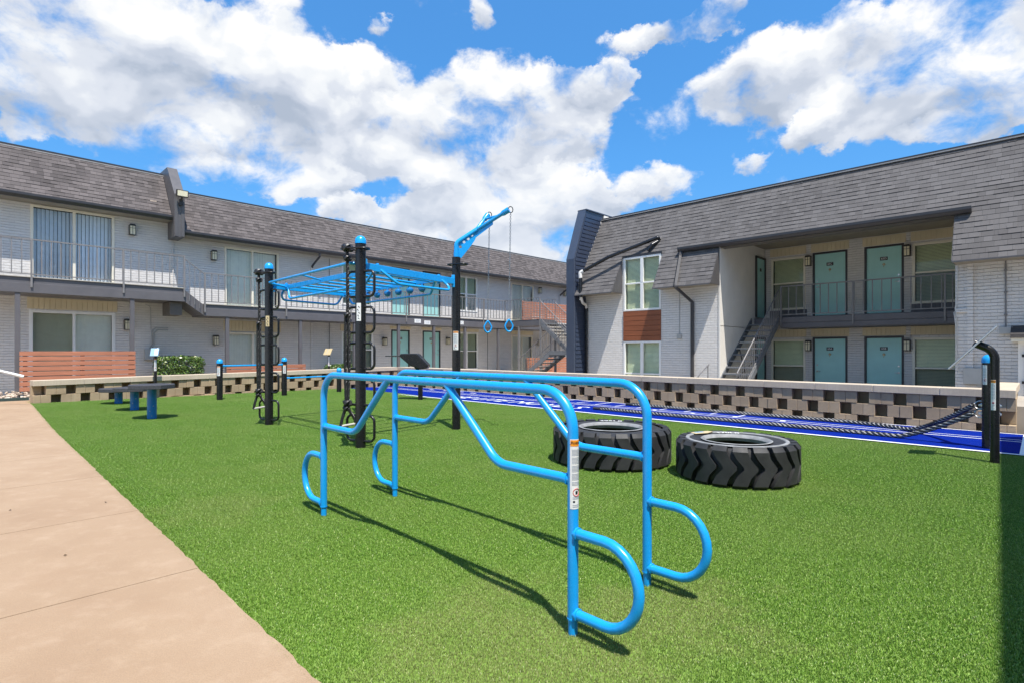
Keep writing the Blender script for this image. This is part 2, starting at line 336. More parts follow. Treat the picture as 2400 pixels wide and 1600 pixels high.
# ------------------------------------------------------------------ mesh builder
class MB:
    def __init__(s): s.v = []; s.f = []; s.mi = []; s.uv = []; s.cur = 0; s.M = None
    def add(s, vs, fs, uvs=None):
        o = len(s.v)
        for p in vs:
            p = Vector(p); s.v.append(s.M @ p if s.M else p)
        for i, f in enumerate(fs):
            s.f.append(tuple(o+k for k in f)); s.mi.append(s.cur); s.uv.append(uvs[i] if uvs else None)
        return s
    def box(s, x0, y0, z0, x1, y1, z1, T=None):
        if x0 > x1: x0, x1 = x1, x0
        if y0 > y1: y0, y1 = y1, y0
        if z0 > z1: z0, z1 = z1, z0
        vs = [(x0,y0,z0),(x1,y0,z0),(x1,y1,z0),(x0,y1,z0),(x0,y0,z1),(x1,y0,z1),(x1,y1,z1),(x0,y1,z1)]
        if T: vs = [T(*p) if callable(T) else T @ Vector(p) for p in vs]
        return s.add(vs, [(0,3,2,1),(4,5,6,7),(0,1,5,4),(1,2,6,5),(2,3,7,6),(3,0,4,7)])
    def quad(s, a, b, c, d, uv=None): return s.add([a, b, c, d], [(0,1,2,3)], [uv] if uv else None)
    def prism(s, poly, d0, d1, axis='x'):
        # poly: 2-D points; axis x -> (y,z), y -> (x,z), z -> (x,y)
        def mk(p, d): return {'x': (d, p[0], p[1]), 'y': (p[0], d, p[1]), 'z': (p[0], p[1], d)}[axis]
        n = len(poly); vs = [mk(p, d0) for p in poly] + [mk(p, d1) for p in poly]
        fs = [tuple(range(n)), tuple(range(2*n-1, n-1, -1))] + [(i, i+n, (i+1) % n+n, (i+1) % n) for i in range(n)]
        return s.add(vs, fs)
    def tube(s, pts, r, n=12, closed=False, caps=True, radii=None):
        pts = [Vector(p) for p in pts]; N = len(pts); rings = []
        def tan(i):
            if closed: d = pts[(i+1) % N]-pts[i-1]
            else: d = pts[min(i+1, N-1)]-pts[max(i-1, 0)]
            return d.normalized()
        t0 = tan(0); up = Vector((0,0,1)) if abs(t0.z) < .9 else Vector((1,0,0))
        nn = (up-t0*up.dot(t0)).normalized(); vs = []
        for i in range(N):
            tt = tan(i); nn = (nn-tt*nn.dot(tt)).normalized(); bb = tt.cross(nn); rr = radii[i] if radii else r
            for k in range(n):
                a = 2*math.pi*k/n; vs.append(pts[i]+nn*(math.cos(a)*rr)+bb*(math.sin(a)*rr))
        fs = []
        for i in range(N if closed else N-1):
            j = (i+1) % N
            for k in range(n): fs.append((i*n+k, i*n+(k+1) % n, j*n+(k+1) % n, j*n+k))
        if caps and not closed: fs.append(tuple(range(n-1, -1, -1))); fs.append(tuple((N-1)*n+k for k in range(n)))
        return s.add(vs, fs)
    def cyl(s, x, y, z0, z1, r, n=20): return s.tube([(x,y,z0),(x,y,z1)], r, n)
    def lathe(s, prof, n=28, o=(0,0,0), caps=False):
        vs = []; fs = []; P = len(prof)
        for k in range(n):
            a = 2*math.pi*k/n
            for (r, z) in prof: vs.append((o[0]+r*math.cos(a), o[1]+r*math.sin(a), o[2]+z))
        for k in range(n):
            j = (k+1) % n
            for i in range(P-1): fs.append((k*P+i, j*P+i, j*P+i+1, k*P+i+1))
        return s.add(vs, fs)
    def build(s, name, mats, parent=None, smooth=False, bevel=0, loc=None, rz=0, ang=40):
        me = bpy.data.meshes.new(name); me.from_pydata([tuple(p) for p in s.v], [], s.f)
        if isinstance(mats, str): mats = [mats]
        for k in mats: me.materials.append(MATS[k])
        me.polygons.foreach_set('material_index', s.mi)
        if any(u for u in s.uv):
            ul = me.uv_layers.new(name='UVMap')
            for p, u in zip(me.polygons, s.uv):
                if u:
                    for li, q in zip(p.loop_indices, u): ul.data[li].uv = q
        bm = bmesh.new(); bm.from_mesh(me); bmesh.ops.recalc_face_normals(bm, faces=bm.faces); bm.to_mesh(me); bm.free()
        if smooth:
            me.polygons.foreach_set('use_smooth', [True]*len(me.polygons)); me.set_sharp_from_angle(angle=rad(ang))
        o = bpy.data.objects.new(name, me); COL.objects.link(o)
        if parent: o.parent = parent
        if loc: o.location = loc
        if rz: o.rotation_euler[2] = rz
        if bevel:
            bv = o.modifiers.new('bevel', 'BEVEL'); bv.width = bevel; bv.segments = 2; bv.limit_method = 'ANGLE'; bv.angle_limit = rad(40)
        return o
def fillet(pts, r, seg=8):
    pts = [Vector(p) for p in pts]; out = [pts[0]]
    for i in range(1, len(pts)-1):
        a, b, c = pts[i-1], pts[i], pts[i+1]; u = (a-b).normalized(); v = (c-b).normalized()
        rr = r[i-1] if isinstance(r, (list, tuple)) else r
        ang = u.angle(v)
        if abs(math.pi-ang) < .02: out.append(b); continue
        d = min(rr/math.tan(ang/2), (a-b).length*.49 if i > 1 else (a-b).length*.98, (c-b).length*.49 if i < len(pts)-2 else (c-b).length*.98)
        rr = d*math.tan(ang/2); bis = (u+v).normalized(); cen = b+bis*(rr/math.sin(ang/2))
        p0 = b+u*d-cen; p1 = b+v*d-cen; th = p0.angle(p1)
        for k in range(seg+1):
            f = k/seg; out.append(cen+(p0*math.sin((1-f)*th)+p1*math.sin(f*th))/math.sin(th))
    out.append(pts[-1]); return out
def tag(o, label, cat, group=None, kind=None):
    if label: o['label'] = label
    if cat: o['category'] = cat
    if group: o['group'] = group
    if kind: o['kind'] = kind
    return o
def thing(name, label, cat, loc=(0,0,0), rz=0, group=None):
    o = bpy.data.objects.new(name, None); COL.objects.link(o); o.location = loc; o.rotation_euler[2] = rz; o.empty_display_size = .2
    return tag(o, label, cat, group)
def copy_tree(o, parent=None):
    c = o.copy(); COL.objects.link(c)
    if parent: c.parent = parent
    for ch in list(o.children): copy_tree(ch, c)
    return c
def text_bm(string, size, extrude=.001, shear=0, bold=0):
    cu = bpy.data.curves.new('lettering', 'FONT'); cu.body = string; cu.size = size; cu.extrude = extrude; cu.align_x = 'CENTER'; cu.align_y = 'CENTER'
    cu.shear = shear; cu.offset = bold; cu.resolution_u = 3
    o = bpy.data.objects.new('lettering', cu); COL.objects.link(o)
    dg = bpy.context.evaluated_depsgraph_get(); me = bpy.data.meshes.new_from_object(o.evaluated_get(dg))
    vs = [v.co.copy() for v in me.vertices]; fs = [tuple(p.vertices) for p in me.polygons]
    bpy.data.objects.remove(o); bpy.data.curves.remove(cu); bpy.data.meshes.remove(me)
    return vs, fs

# ------------------------------------------------------------------ frames of the two buildings
RX = Vector((.7155,-.6986,0)); RY = Vector((.6986,.7155,0)); RANG = math.atan2(-.6986,.7155)
LX = Vector((.6986,.7155,0)); LY = Vector((-.7155,.6986,0)); LANG = math.atan2(.7155,.6986); L0 = Vector((-5.1,25,0))
R0 = RY*16.5
def RF(x, y, z=0): return R0+RX*x+RY*y+Vector((0,0,z))
def LF(x, y, z=0): return L0+LX*x+LY*y+Vector((0,0,z))
def sstep(t): t = max(0, min(1, t)); return t*t*(3-2*t)
def gz(X, Y):
    p = Vector((X, Y, 0)); x = p.dot(RX); D = p.dot(RY)
    return .11*sstep((-11.5-x)/6.3)*max(0, min(1, 1-(D-1.5)/11))

# ------------------------------------------------------------------ the ground
def struct(o): o['kind'] = 'structure'; return o
mb = MB(); mb.quad((-600,-600,-.42), (600,-600,-.42), (600,600,-.42), (-600,600,-.42)); struct(mb.build('ground', 'ground_concrete'))
# tan concrete path in slabs with joints
mb = MB()
prn = random.Random(21)
def edge_d(x): return 1.07+max(0, -x-2)*.0125
def slab(x0, x1, d0, d1, nx=3, ny=5, top=0):
    def P(x, d, z):
        if d is None: d = edge_d(x)+prn.uniform(-.007,.007)
        q = RX*x+RY*d; return (q.x, q.y, gz(q.x, q.y)+z)
    g = [[P(x0+(x1-x0)*i/nx, (d0+(d1-d0)*j/ny) if j < ny or d1 > 1.2 else None, top) for j in range(ny+1)] for i in range(nx+1)]
    for i in range(nx):
        for j in range(ny): mb.quad(g[i][j], g[i+1][j], g[i+1][j+1], g[i][j+1])
    for i in range(nx):
        for j in (0, ny):
            a, b_ = g[i][j], g[i+1][j]; mb.quad(a, b_, (b_[0], b_[1], b_[2]-.1), (a[0], a[1], a[2]-.1))
    for j in range(ny):
        for i in (0, nx):
            a, b_ = g[i][j], g[i][j+1]; mb.quad(a, b_, (b_[0], b_[1], b_[2]-.1), (a[0], a[1], a[2]-.1))
js = [8, 5.1, 3.3, 1.5, -.3, -2.1, -3.9, -5.69, -7.54, -9.4, -11.2, -13.0, -14.8, -16.6, -18.02]
for a, b_ in zip(js[1:], js[:-1]): slab(a+.004, b_-.004, -1.6, 1.10, max(4, int((b_-a)*14)))
slab(-19.9, -18.03, -1.6, 5.5, 3, 8); slab(-24, -19.91, -1.6, 5.5, 3, 8)
struct(mb.build('path', 'path_concrete'))
mb = MB()
mb.box(-24, -1.55, -.40, 8, 1.0, -.03, T=lambda x, d, z: tuple(RX*x+RY*d+Vector((0,0,z+(gz(*(RX*x+RY*d).xy) if x < -12 else 0)*0))))
struct(mb.build('path_bed', 'earth'))

# turf: base sheet and blades
mb = MB(); nx, ny = 50, 16; X0, X1, D0, D1 = -18.75, 6.0, .95, 9.95
def tp(x, d, dz=0): q = RX*x+RY*d; return (q.x, q.y, gz(q.x, q.y)+dz)
for i in range(nx):
    for j in range(ny):
        xa, xb = X0+(X1-X0)*i/nx, X0+(X1-X0)*(i+1)/nx; da, db = D0+(D1-D0)*j/ny, D0+(D1-D0)*(j+1)/ny
        mb.quad(tp(xa,da,-.012), tp(xb,da,-.012), tp(xb,db,-.012), tp(xa,db,-.012))
struct(mb.build('turf_bed', 'turf_base'))
TS = .25
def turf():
    rnd = random.Random(3); vs = []; fs = []; tint = []; isp = []
    nb = 2800
    for k in range(nb):
        x = rnd.uniform(-TS/2, TS/2); y = rnd.uniform(-TS/2, TS/2); h = rnd.uniform(.009,.016); wd = rnd.uniform(.0009,.0017)
        a = rnd.uniform(0, 2*math.pi); le = rnd.gauss(0, .42); l2 = rnd.uniform(0, 2*math.pi)
        ox, oy = math.cos(a)*wd, math.sin(a)*wd; tx, ty = math.cos(l2)*h*le, math.sin(l2)*h*le
        b0 = len(vs); tv = rnd.random()
        tv = tv*.86 if tv < .965 else .86+(tv-.965)*4
        vs += [(x-ox,y-oy,-.012),(x+ox,y+oy,-.012),(x+ox*.8+tx*.45,y+oy*.8+ty*.45,h*.62-.012),(x-ox*.8+tx*.45,y-oy*.8+ty*.45,h*.62-.012),(x+tx*1.35,y+ty*1.35,h-.012)]
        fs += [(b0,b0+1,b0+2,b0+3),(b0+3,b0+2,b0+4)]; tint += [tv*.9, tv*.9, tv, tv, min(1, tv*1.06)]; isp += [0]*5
    nxx = int((X1-X0)/TS); nyy = int((D1-D0)/TS)
    for i in range(nxx):
        for j in range(nyy):
            x = X0+(i+.5)*TS; d = D0+(j+.5)*TS
            d += edge_d(x)-.03-D0; q = tp(x, d); vs.append(q); tint.append(0); isp.append(1)
    me = bpy.data.meshes.new('turf'); me.from_pydata(vs, [], fs); me.materials.append(MATS['turf_blade'])
    at = me.attributes.new('tint', 'FLOAT', 'POINT'); at.data.foreach_set('value', tint)
    at = me.attributes.new('site', 'FLOAT', 'POINT'); at.data.foreach_set('value', [float(k) for k in isp])
    o = bpy.data.objects.new('turf', me); COL.objects.link(o)
    ng = bpy.data.node_groups.new('turf_scatter', 'GeometryNodeTree')
    ng.interface.new_socket('Geometry', in_out='INPUT', socket_type='NodeSocketGeometry'); ng.interface.new_socket('Geometry', in_out='OUTPUT', socket_type='NodeSocketGeometry')
    N = ng.nodes; Lk = ng.links
    gi = N.new('NodeGroupInput'); go = N.new('NodeGroupOutput')
    na = N.new('GeometryNodeInputNamedAttribute'); na.data_type = 'FLOAT'; na.inputs[0].default_value = 'site'
    cmp = N.new('FunctionNodeCompare'); cmp.data_type = 'FLOAT'; cmp.operation = 'GREATER_THAN'; Lk.new(na.outputs[0], cmp.inputs[0]); cmp.inputs[1].default_value = .5
    se = N.new('GeometryNodeSeparateGeometry'); se.domain = 'POINT'; Lk.new(gi.outputs[0], se.inputs[0]); Lk.new(cmp.outputs[0], se.inputs[1])
    ip = N.new('GeometryNodeInstanceOnPoints'); Lk.new(se.outputs[0], ip.inputs['Points']); Lk.new(se.outputs[1], ip.inputs['Instance'])
    rv = N.new('FunctionNodeRandomValue'); rv.data_type = 'INT'
    ii = [s for s in rv.inputs if s.enabled]; 
    rv.inputs[4].default_value = 0; rv.inputs[5].default_value = 3
    mu = N.new('ShaderNodeMath'); mu.operation = 'MULTIPLY_ADD'; Lk.new(rv.outputs[2], mu.inputs[0]); mu.inputs[1].default_value = math.pi/2; mu.inputs[2].default_value = RANG
    cx = N.new('ShaderNodeCombineXYZ'); Lk.new(mu.outputs[0], cx.inputs[2])
    er = N.new('FunctionNodeEulerToRotation'); Lk.new(cx.outputs[0], er.inputs[0]); Lk.new(er.outputs[0], ip.inputs['Rotation'])
    Lk.new(ip.outputs[0], go.inputs[0])
    md = o.modifiers.new('scatter', 'NODES'); md.node_group = ng
    o['kind'] = 'stuff'; tag(o, 'bright green artificial turf with short dense blades covering the exercise yard', 'turf')
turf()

# blue running track with painted marks
mb = MB()
def trk(x0, x1, d0, d1, z): mb.quad(*[tuple(RX*x+RY*d+Vector((0,0,z))) for x, d in ((x0,d0),(x1,d0),(x1,d1),(x0,d1))])
trk(-18.75, -.2, 9.95, 12.5, .006); mb.cur = 1
for d0, d1 in ((9.95,10.03), (11.375,11.415), (11.615,11.645), (12.41,12.46)): trk(-18.7, -.12, d0, d1, .010)
trk(-.21, -.12, 10.04, 12.38, .0101)
for i in range(9): trk(-9.6+i*.62, -9.565+i*.62, 11.651, 12.399, .0102)
for i in range(4): trk(-15.9+i*.75, -15.62+i*.75, 11.95+.05*(i % 3), 12.03+.05*(i % 3), .0102)
for i in range(4): trk(-6.6+i*.95, -6.5+i*.95, 11.50, 11.60, .0102)
def ground_text(s_, size, x, d, shear=.35, sx=1.0):
    vs, fs = text_bm(s_, size, 0, shear, 0)
    mb.add([tuple(RX*(x+v.x*sx)+RY*(d+v.y)+Vector((0,0,.0103))) for v in vs], fs)
ground_text('THE LITE MOVE S', .74, -10.75, 10.70, .25, .95)
struct(mb.build('track', ['track_blue', 'paint_white']))
# walk beyond the right block wall
mb = MB()
pr = [(-30,-.26), (-4,-.26), (-1.0,.42), (12,.50)]
for (xa, za), (xb, zb) in zip(pr[:-1], pr[1:]):
    mb.quad(RF(xa,-3.6,za), RF(xb,-3.6,zb), RF(xb,0 if xa >= -4 else 3.8,zb), RF(xa,0 if xa >= -4 else 3.8,za))
mb.quad(RF(-.32,-3.6,-.4), RF(12,-3.6,-.4), RF(12,-3.6,.50), RF(-.32,-3.6,.44)); mb.quad(RF(-.11,-6.55,.002), RF(12,-6.55,.002), RF(12,-3.6,.002), RF(-.11,-3.6,.002)); mb.quad(RF(-4,0,-.262), RF(-1.4,0,-.262), RF(-1.4,3.8,-.262), RF(-4,3.8,-.262))
struct(mb.build('walkway', 'walk_concrete'))
mb = MB()
mb.quad(LF(-16,-1.9,.12), LF(-9.2,-1.9,.12), LF(-9.2,0,.12), LF(-16,0,.12)); mb.quad(LF(-9.2,-1.75,.1), LF(20,-1.75,.0), LF(20,0,.0), LF(-9.2,0,.1))
mb.quad(LF(1,-8,-.02), LF(22,-8,-.02), LF(22,-1.75,-.02), LF(1,-1.75,-.02))
struct(mb.build('planting_bed', 'ground_concrete'))

# ------------------------------------------------------------------ block walls
def block_wall(label, A, B, zA, zB, depth_dir, bottom=-.08, start=.2):
    A = Vector(A); B = Vector(B); ln = (B-A).length; ux = (B-A).normalized(); t_ = thing('block_wall', label, 'wall', (A.x, A.y, 0), math.atan2(ux.y, ux.x), 'low openwork block walls')
    sgn = 1 if Vector((-ux.y, ux.x)).dot(depth_dir) > 0 else -1      # local +y is the far side when sgn = 1
    T = lambda x, y, z: (x, y*sgn, z+zA+(zB-zA)*x/ln)
    mb = MB(); k = 0
    n = int(round(ln/1.0))
    for i in range(n):
        mb.cur = 0; mb.box(i*ln/n+.005, -.03, -.135, (i+1)*ln/n-.005, .42, 0, T)
        if i: mb.cur = 1; mb.box(i*ln/n-.006, -.018, -.132, i*ln/n+.006, .41, -.004, T)
    mb.build('cap', ['cap_stone', 'mortar_white'], t_, bevel=.006)
    mb = MB(); rr = random.Random(5)
    z = -.137
    for c_ in range(4):
        z1 = z-.232
        x = -.3*(c_ % 2)+start
        if z1 < -.95: break
        if x > .02: mb.box(0, 0, z1, min(x-.2, .4), .4, z, T) if x-.2 > .05 else None
        while x < ln:
            for h in (0, .2):
                a, b_ = x+h+.002, x+h+.199
                a = max(0, a); b_ = min(ln, b_)
                if b_-a > .03:
                    dy = rr.uniform(-.006, .006); mb.box(a, dy, z1+.003, b_, .2, z-.002, T)
            x += .6
        z = z1
    mb.box(0, .262, -1.0, ln, .40, -.138, T)
    for e in (.0, ln-.2): 
        for kz in range(4): mb.box(e, .205, -.137-.232*(kz+1)+.003, e+.2, .258, -.139-.232*kz, T)
    mb.build('blocks', 'block', t_, bevel=.006)
    return t_
wl0 = Vector((-11.85,13.40)); wcorner = (RX*-18.72+RY*12.5).xy
wr1 = (RX*-.30+RY*12.5).xy
block_wall('low tan openwork block wall in sun along the left building behind the turf', wl0, wcorner, .668, .757, Vector((-1,.9)), start=.25)
block_wall('long grey-brown openwork block wall in shade along the blue track', wcorner, wr1, .757, .738, Vector((1,1)), start=.1)
block_wall('short return of block wall at the right end of the track', wr1+(RX.xy*-.05)+RY.xy*.43, wr1+(RX.xy*-.05)+RY.xy*3.2, .735, .735, Vector((-1,1)), start=.2)

# ------------------------------------------------------------------ building helpers
def wall_open(mb, x0, x1, z0, z1, y, ops, reveal=.12, M=None):
    xs = sorted(set([x0, x1]+[o[0] for o in ops]+[o[1] for o in ops])); zs = sorted(set([z0, z1]+[o[2] for o in ops]+[o[3] for o in ops]))
    xs = [x for x in xs if x0 <= x <= x1]; zs = [z for z in zs if z0 <= z <= z1]
    for xa, xb in zip(xs[:-1], xs[1:]):
        for za, zb in zip(zs[:-1], zs[1:]):
            cx_, cz_ = (xa+xb)/2, (za+zb)/2
            if any(o[0] < cx_ < o[1] and o[2] < cz_ < o[3] for o in ops): continue
            mb.quad((xa,y,za), (xb,y,za), (xb,y,zb), (xa,y,zb))
    for (a, b_, c_, d) in ops:
        mb.quad((a,y,c_), (a,y+reveal,c_), (a,y+reveal,d), (a,y,d)); mb.quad((b_,y,c_), (b_,y+reveal,c_), (b_,y+reveal,d), (b_,y,d))
        mb.quad((a,y,c_), (b_,y,c_), (b_,y+reveal,c_), (a,y+reveal,c_)); mb.quad((a,y,d), (b_,y,d), (b_,y+reveal,d), (a,y+reveal,d))
def window(par, x0, x1, z0, z1, y, kind='hung', frame='frame_white', mid=None, blind='blind_white', screen=True, label=None, fw=.068, proud=.022, tilt=(.03,.14)):
    mb = MB(); yo, yi = y-proud, y+.07; mid = (z0+z1)/2 if mid is None else mid
    mb.box(x0, yo, z0, x0+fw, yi, z1); mb.box(x1-fw, yo, z0, x1, yi, z1); mb.box(x0+fw, yo, z1-fw, x1-fw, yi, z1); mb.box(x0+fw, yo, z0, x1-fw, yi, z0+fw)
    xm = (x0+x1)/2
    if kind in ('hung', 'double'): mb.box(x0+fw, yo+.008, mid-.025, x1-fw, yi-.01, mid+.025)
    if kind == 'double':
        mb.box(xm-.055, yo+.002, z0+fw, xm+.055, yi-.004, mid-.025); mb.box(xm-.055, yo+.002, mid+.025, xm+.055, yi-.004, z1-fw)
    if kind == 'slider': mb.box(xm-.035, yo+.01, z0+fw, xm+.035, yi-.005, z1-fw)
    wn = mb.build('window' if kind != 'slider' else 'sliding_door', frame, par, bevel=.005)
    if label: wn['label'] = label
    g = MB(); cols = [(x0+fw, x1-fw)] if kind == 'hung' else [(x0+fw, xm-.03), (xm+.03, x1-fw)]
    rows = [(z0+fw, z1-fw)] if kind == 'slider' else [(z0+fw, mid), (mid, z1-fw)]
    for k, (a, b_) in enumerate(cols):
        for r_, (c_, d) in enumerate(rows):
            g.cur = 1 if (screen and kind != 'slider' and r_ == 0) or (kind == 'slider' and screen and k == 0) else 0
            g.quad((a,y+.03+.012*k,c_), (b_,y+.03+.012*k,c_), (b_,y+.03+.012*k,d), (a,y+.03+.012*k,d))
    g.build('pane', ['glass' if kind != 'slider' else 'glass_clear', 'glass_screen'], wn)
    if blind:
        s_ = MB(); rr = random.Random(int(x0*100)+int(z0*37))
        if kind == 'slider':
            x = x0+fw; 
            while x < x1-fw-.03:
                tl = rr.uniform(*tilt); wd_ = .097
                c0, s0 = math.cos(tl)*wd_/2, math.sin(tl)*wd_/2; xc = x+.043
                s_.quad((xc-c0,y+.17-s0,z0+.05), (xc+c0,y+.17+s0,z0+.05), (xc+c0,y+.17+s0,z1-fw), (xc-c0,y+.17-s0,z1-fw)); x += .095
        else:
            z = z0+fw+.01
            while z < z1-fw:
                s_.quad((x0+fw+.01,y+.105,z), (x1-fw-.01,y+.105,z), (x1-fw-.01,y+.128,z+.036), (x0+fw+.01,y+.128,z+.036)); z += .042
        s_.build('blinds', blind, wn)
    rm = MB(); rm.box(x0+.01, y+.25, z0+.01, x1-.01, y+.26, z1-.01); rm.build('unlit_room_sheet', 'dark_room', wn)  # dark sheet standing in for the unlit room behind the blinds
    return wn
def door(par, x0, x1, z0, z1, y, hinge='l', num=None, fr='door_trim', panel_x=False, label=None):
    mb = MB(); mb.box(x0, y+.03, z0, x1, y+.075, z1)
    d = mb.build('door', 'door_teal', par, bevel=.004)
    if label: d['label'] = label
    f = MB(); f.box(x0-.06, y-.015, z0, x0, y+.10, z1+.06); f.box(x1, y-.015, z0, x1+.06, y+.10, z1+.06); f.box(x0, y-.015, z1, x1, y+.10, z1+.06); f.box(x0, y-.01, z0-.03, x1, y+.10, z0)
    f.build('door_frame', fr, d, bevel=.004)
    kx = x1-.075 if hinge == 'l' else x0+.075; sg = -1 if hinge == 'l' else 1; zc = z0+.96
    h = MB(); h.tube([(kx,y+.03,zc),(kx,y+.0,zc)], .028, 14); h.tube([(kx,y+.008,zc),(kx,y-.02,zc),(kx+sg*.1,y-.022,zc)], .010, 8)
    h.build('handle', 'steel', d, True)
    h = MB(); h.tube([(kx,y+.03,zc+.2),(kx,y+.006,zc+.2)], .027, 14); h.build('deadbolt', 'steel', d, True)
    xc = (x0+x1)/2
    k = MB(); zk = z0+1.52; k.add([(xc-.05,y+.026,zk),(xc,y+.026,zk-.05),(xc+.05,y+.026,zk),(xc,y+.026,zk+.05),(xc-.03,y+.016,zk),(xc,y+.016,zk-.03),(xc+.03,y+.016,zk),(xc,y+.016,zk+.03)],
        [(4,5,6,7),(0,1,5,4),(1,2,6,5),(2,3,7,6),(3,0,4,7)]); k.tube([(xc,y+.02,zk),(xc,y+.0,zk)], .016, 10); k.tube([(xc-.012,y+.018,zk-.05),(xc,y+.012,zk-.09)], .006, 6)
    k.build('knocker', 'brass', d)
    if num:
        pl = MB(); pl.box(xc-.10, y+.018, z0+1.65, xc+.10, y+.03, z0+1.755); pl.cur = 1
        vs, fs = text_bm(num, .085, 0, 0, .0015); pl.add([(xc+v.x, y+.0165, z0+1.702+v.y) for v in vs], fs)
        pl.build('number_plate', ['label_black', 'label_white'], d)
    return d
def siding(par, x0, x1, z0, z1, y, mat='beige_siding', pitch=.125):
    mb = MB(); n = max(1, round((x1-x0)/pitch)); p = (x1-x0)/n
    mb.box(x0, y-.004, z0, x1, y+.02, z1)
    for i in range(n): mb.box(x0+i*p+.006, y-.018, z0+.004, x0+(i+1)*p-.006, y-.004, z1-.004)
    return mb.build('siding_panel', mat, par)
def shingles(mb, x0, x1, y0, z0, y1, z1, e=.148, u0=0):
    # lapped courses from the eave (y0,z0) up to (y1,z1)
    sl = math.hypot(y1-y0, z1-z0); n = max(1, round(sl/e)); dy, dz = (y1-y0)/sl, (z1-z0)/sl; ny, nz = -dz, dy
    if nz < 0: ny, nz = -ny, -nz
    ny, nz = (-abs(dz), abs(dy)); rr = random.Random(int(x0*10)+int(z0*7))
    for i in range(n):
        a, b_ = sl*i/n, sl*(i+1)/n; vA = i*.14; x = x0-(rr.uniform(0,.25))
        while x < x1:
            wd_ = rr.choice((.17,.22,.26,.32,.40)); xa, xb = max(x0, x), min(x1, x+wd_); x += wd_
            if xb-xa < .01: continue
            lip = rr.choice((.009,.012,.018))
            p = [(xa, y0+dy*a+ny*lip, z0+dz*a+nz*lip), (xb, y0+dy*a+ny*lip, z0+dz*a+nz*lip), (xb, y0+dy*b_+ny*.002, z0+dz*b_+nz*.002), (xa, y0+dy*b_+ny*.002, z0+dz*b_+nz*.002)]
            mb.cur = 0; mb.quad(*p, uv=[(xa,vA+.004),(xb,vA+.004),(xb,vA+.136),(xa,vA+.136)])
            mb.cur = 1; mb.quad((xa,y0+dy*a-ny*.012,z0+dz*a-nz*.012), (xb,y0+dy*a-ny*.012,z0+dz*a-nz*.012), p[1], p[0])
def gutter(par, x0, x1, y, z, d=.12, h=.12, mat='gutter_brown'):
    mb = MB(); pr_ = [(y,z),(y-d*.65,z),(y-d*.9,z+h*.35),(y-d,z+h*.55),(y-d,z+h),(y-d+.012,z+h),(y-d+.012,z+h*.9),(y-.012,z+h*.9),(y,z+h)]
    mb.prism(pr_, x0, x1, 'x'); return mb.build('gutter', mat, par)

# ------------------------------------------------------------------ right building
RB = thing('apartment_building', 'two-storey grey painted brick building with grey shingle mansard and open stairwell at right', 'building', tuple(RF(0,0,0)), RANG)
BZ = -.26
ops = [(-10.58,-9.12,2.78,4.66), (-10.58,-9.12,-.1,1.74), (-10.58,-9.12,1.74,2.78)]
mb = MB(); wall_open(mb, -12.24, -7.117, BZ, 4.63, 0, ops, .13); wall_open(mb, -1.453, 7, BZ, 4.63, 0, [], .1)
# return of the right part into the stairwell
mb.add([(-1.453,0,BZ), (-1.453,3.8,BZ), (-1.453,3.8,5.02), (-1.453,.26,5.02), (-1.453,0,4.58)], [(0,1,2,3,4)]); mb.quad((-12.24,0,BZ), (-12.24,18,BZ), (-12.24,18,6.4), (-12.24,0,6.4))
bops = [(-6.89,-5.77,2.82,4.64), (-5.55,-4.52,2.55,4.70), (-4.05,-3.01,2.55,4.70), (-2.80,-1.68,2.82,4.64), (-6.89,-5.77,.0,1.80), (-5.55,-4.52,BZ,1.86), (-4.05,-3.01,BZ,1.86), (-2.80,-1.68,.0,1.80)]
wall_open(mb, -7.117, -1.453, BZ, 5.02, 3.8, bops, .13)
mb.quad((-12.24,18,BZ), (7,18,BZ), (7,18,6.4), (-12.24,18,6.4)); mb.quad((7,0,BZ), (7,18,BZ), (7,18,6.4), (7,0,6.4))
mb.build('wall', 'brick_paint', RB)
# cream side wall of the stairwell with its two doors
mb = MB(); 
for za, zb in ((BZ, 2.16), (2.18, 5.02)):
    yy = .0
    n = 30
    for i in range(n):
        a, b_ = 3.8*i/n, 3.8*(i+1)/n
        if b_ > 2.82 and a < 3.76 and False: continue
        mb.box(-7.135, a+.003, za, -7.105, b_-.003, min(zb, 4.56+a*1.69))
    mb.box(-7.16, 0, za, -7.136, 3.8, min(zb, 4.56)); 
    if zb > 5: mb.box(-7.16, .3, 4.561, -7.136, 3.8, zb)
mb.box(-7.15, -.02, BZ, -7.10, -.001, 4.6)
mb.build('stairwell_wall', 'cream_wall', RB)
def side_door(z0, z1):
    mb = MB(); mb.box(-7.10, 2.92, z0, -7.075, 3.66, z1); d = mb.build('door', 'door_teal', RB)
    f = MB(); f.box(-7.10, 2.85, z0, -7.05, 2.92, z1+.07); f.box(-7.10, 3.66, z0, -7.05, 3.76, z1+.07); f.box(-7.10, 2.92, z1, -7.05, 3.66, z1+.07); f.build('door_frame', 'door_trim', d)
    p = MB(); p.box(-7.075, 3.22, z0+1.62, -7.066, 3.36, z0+1.73); p.build('number_plate', 'label_black', d)
side_door(2.56, 4.62); side_door(-.24, 1.80)
window(RB, -10.58, -9.12, 2.78, 4.66, 0, 'double', mid=3.74, screen=False, label='upper white four-pane window under the mansard'); window(RB, -10.58, -9.12, -.1, 1.74, 0, 'double', mid=.62, screen=False)
mb = MB()
for i in range(6): mb.box(-10.58, -.035+.0, 1.75+i*.171, -9.12, .02, 1.75+(i+1)*.171-.012)
mb.box(-10.58, .0, 1.745, -9.12, .05, 2.775); mb.build('wood_panel', 'panel_wood', RB, bevel=.004)
for (a, b_) in ((-6.89,-5.77), (-2.80,-1.68)):
    window(RB, a, b_, 2.82, 4.64, 3.8, 'hung', 'frame_tan', 3.75); window(RB, a, b_, .0, 1.80, 3.8, 'hung', 'frame_tan', .89)
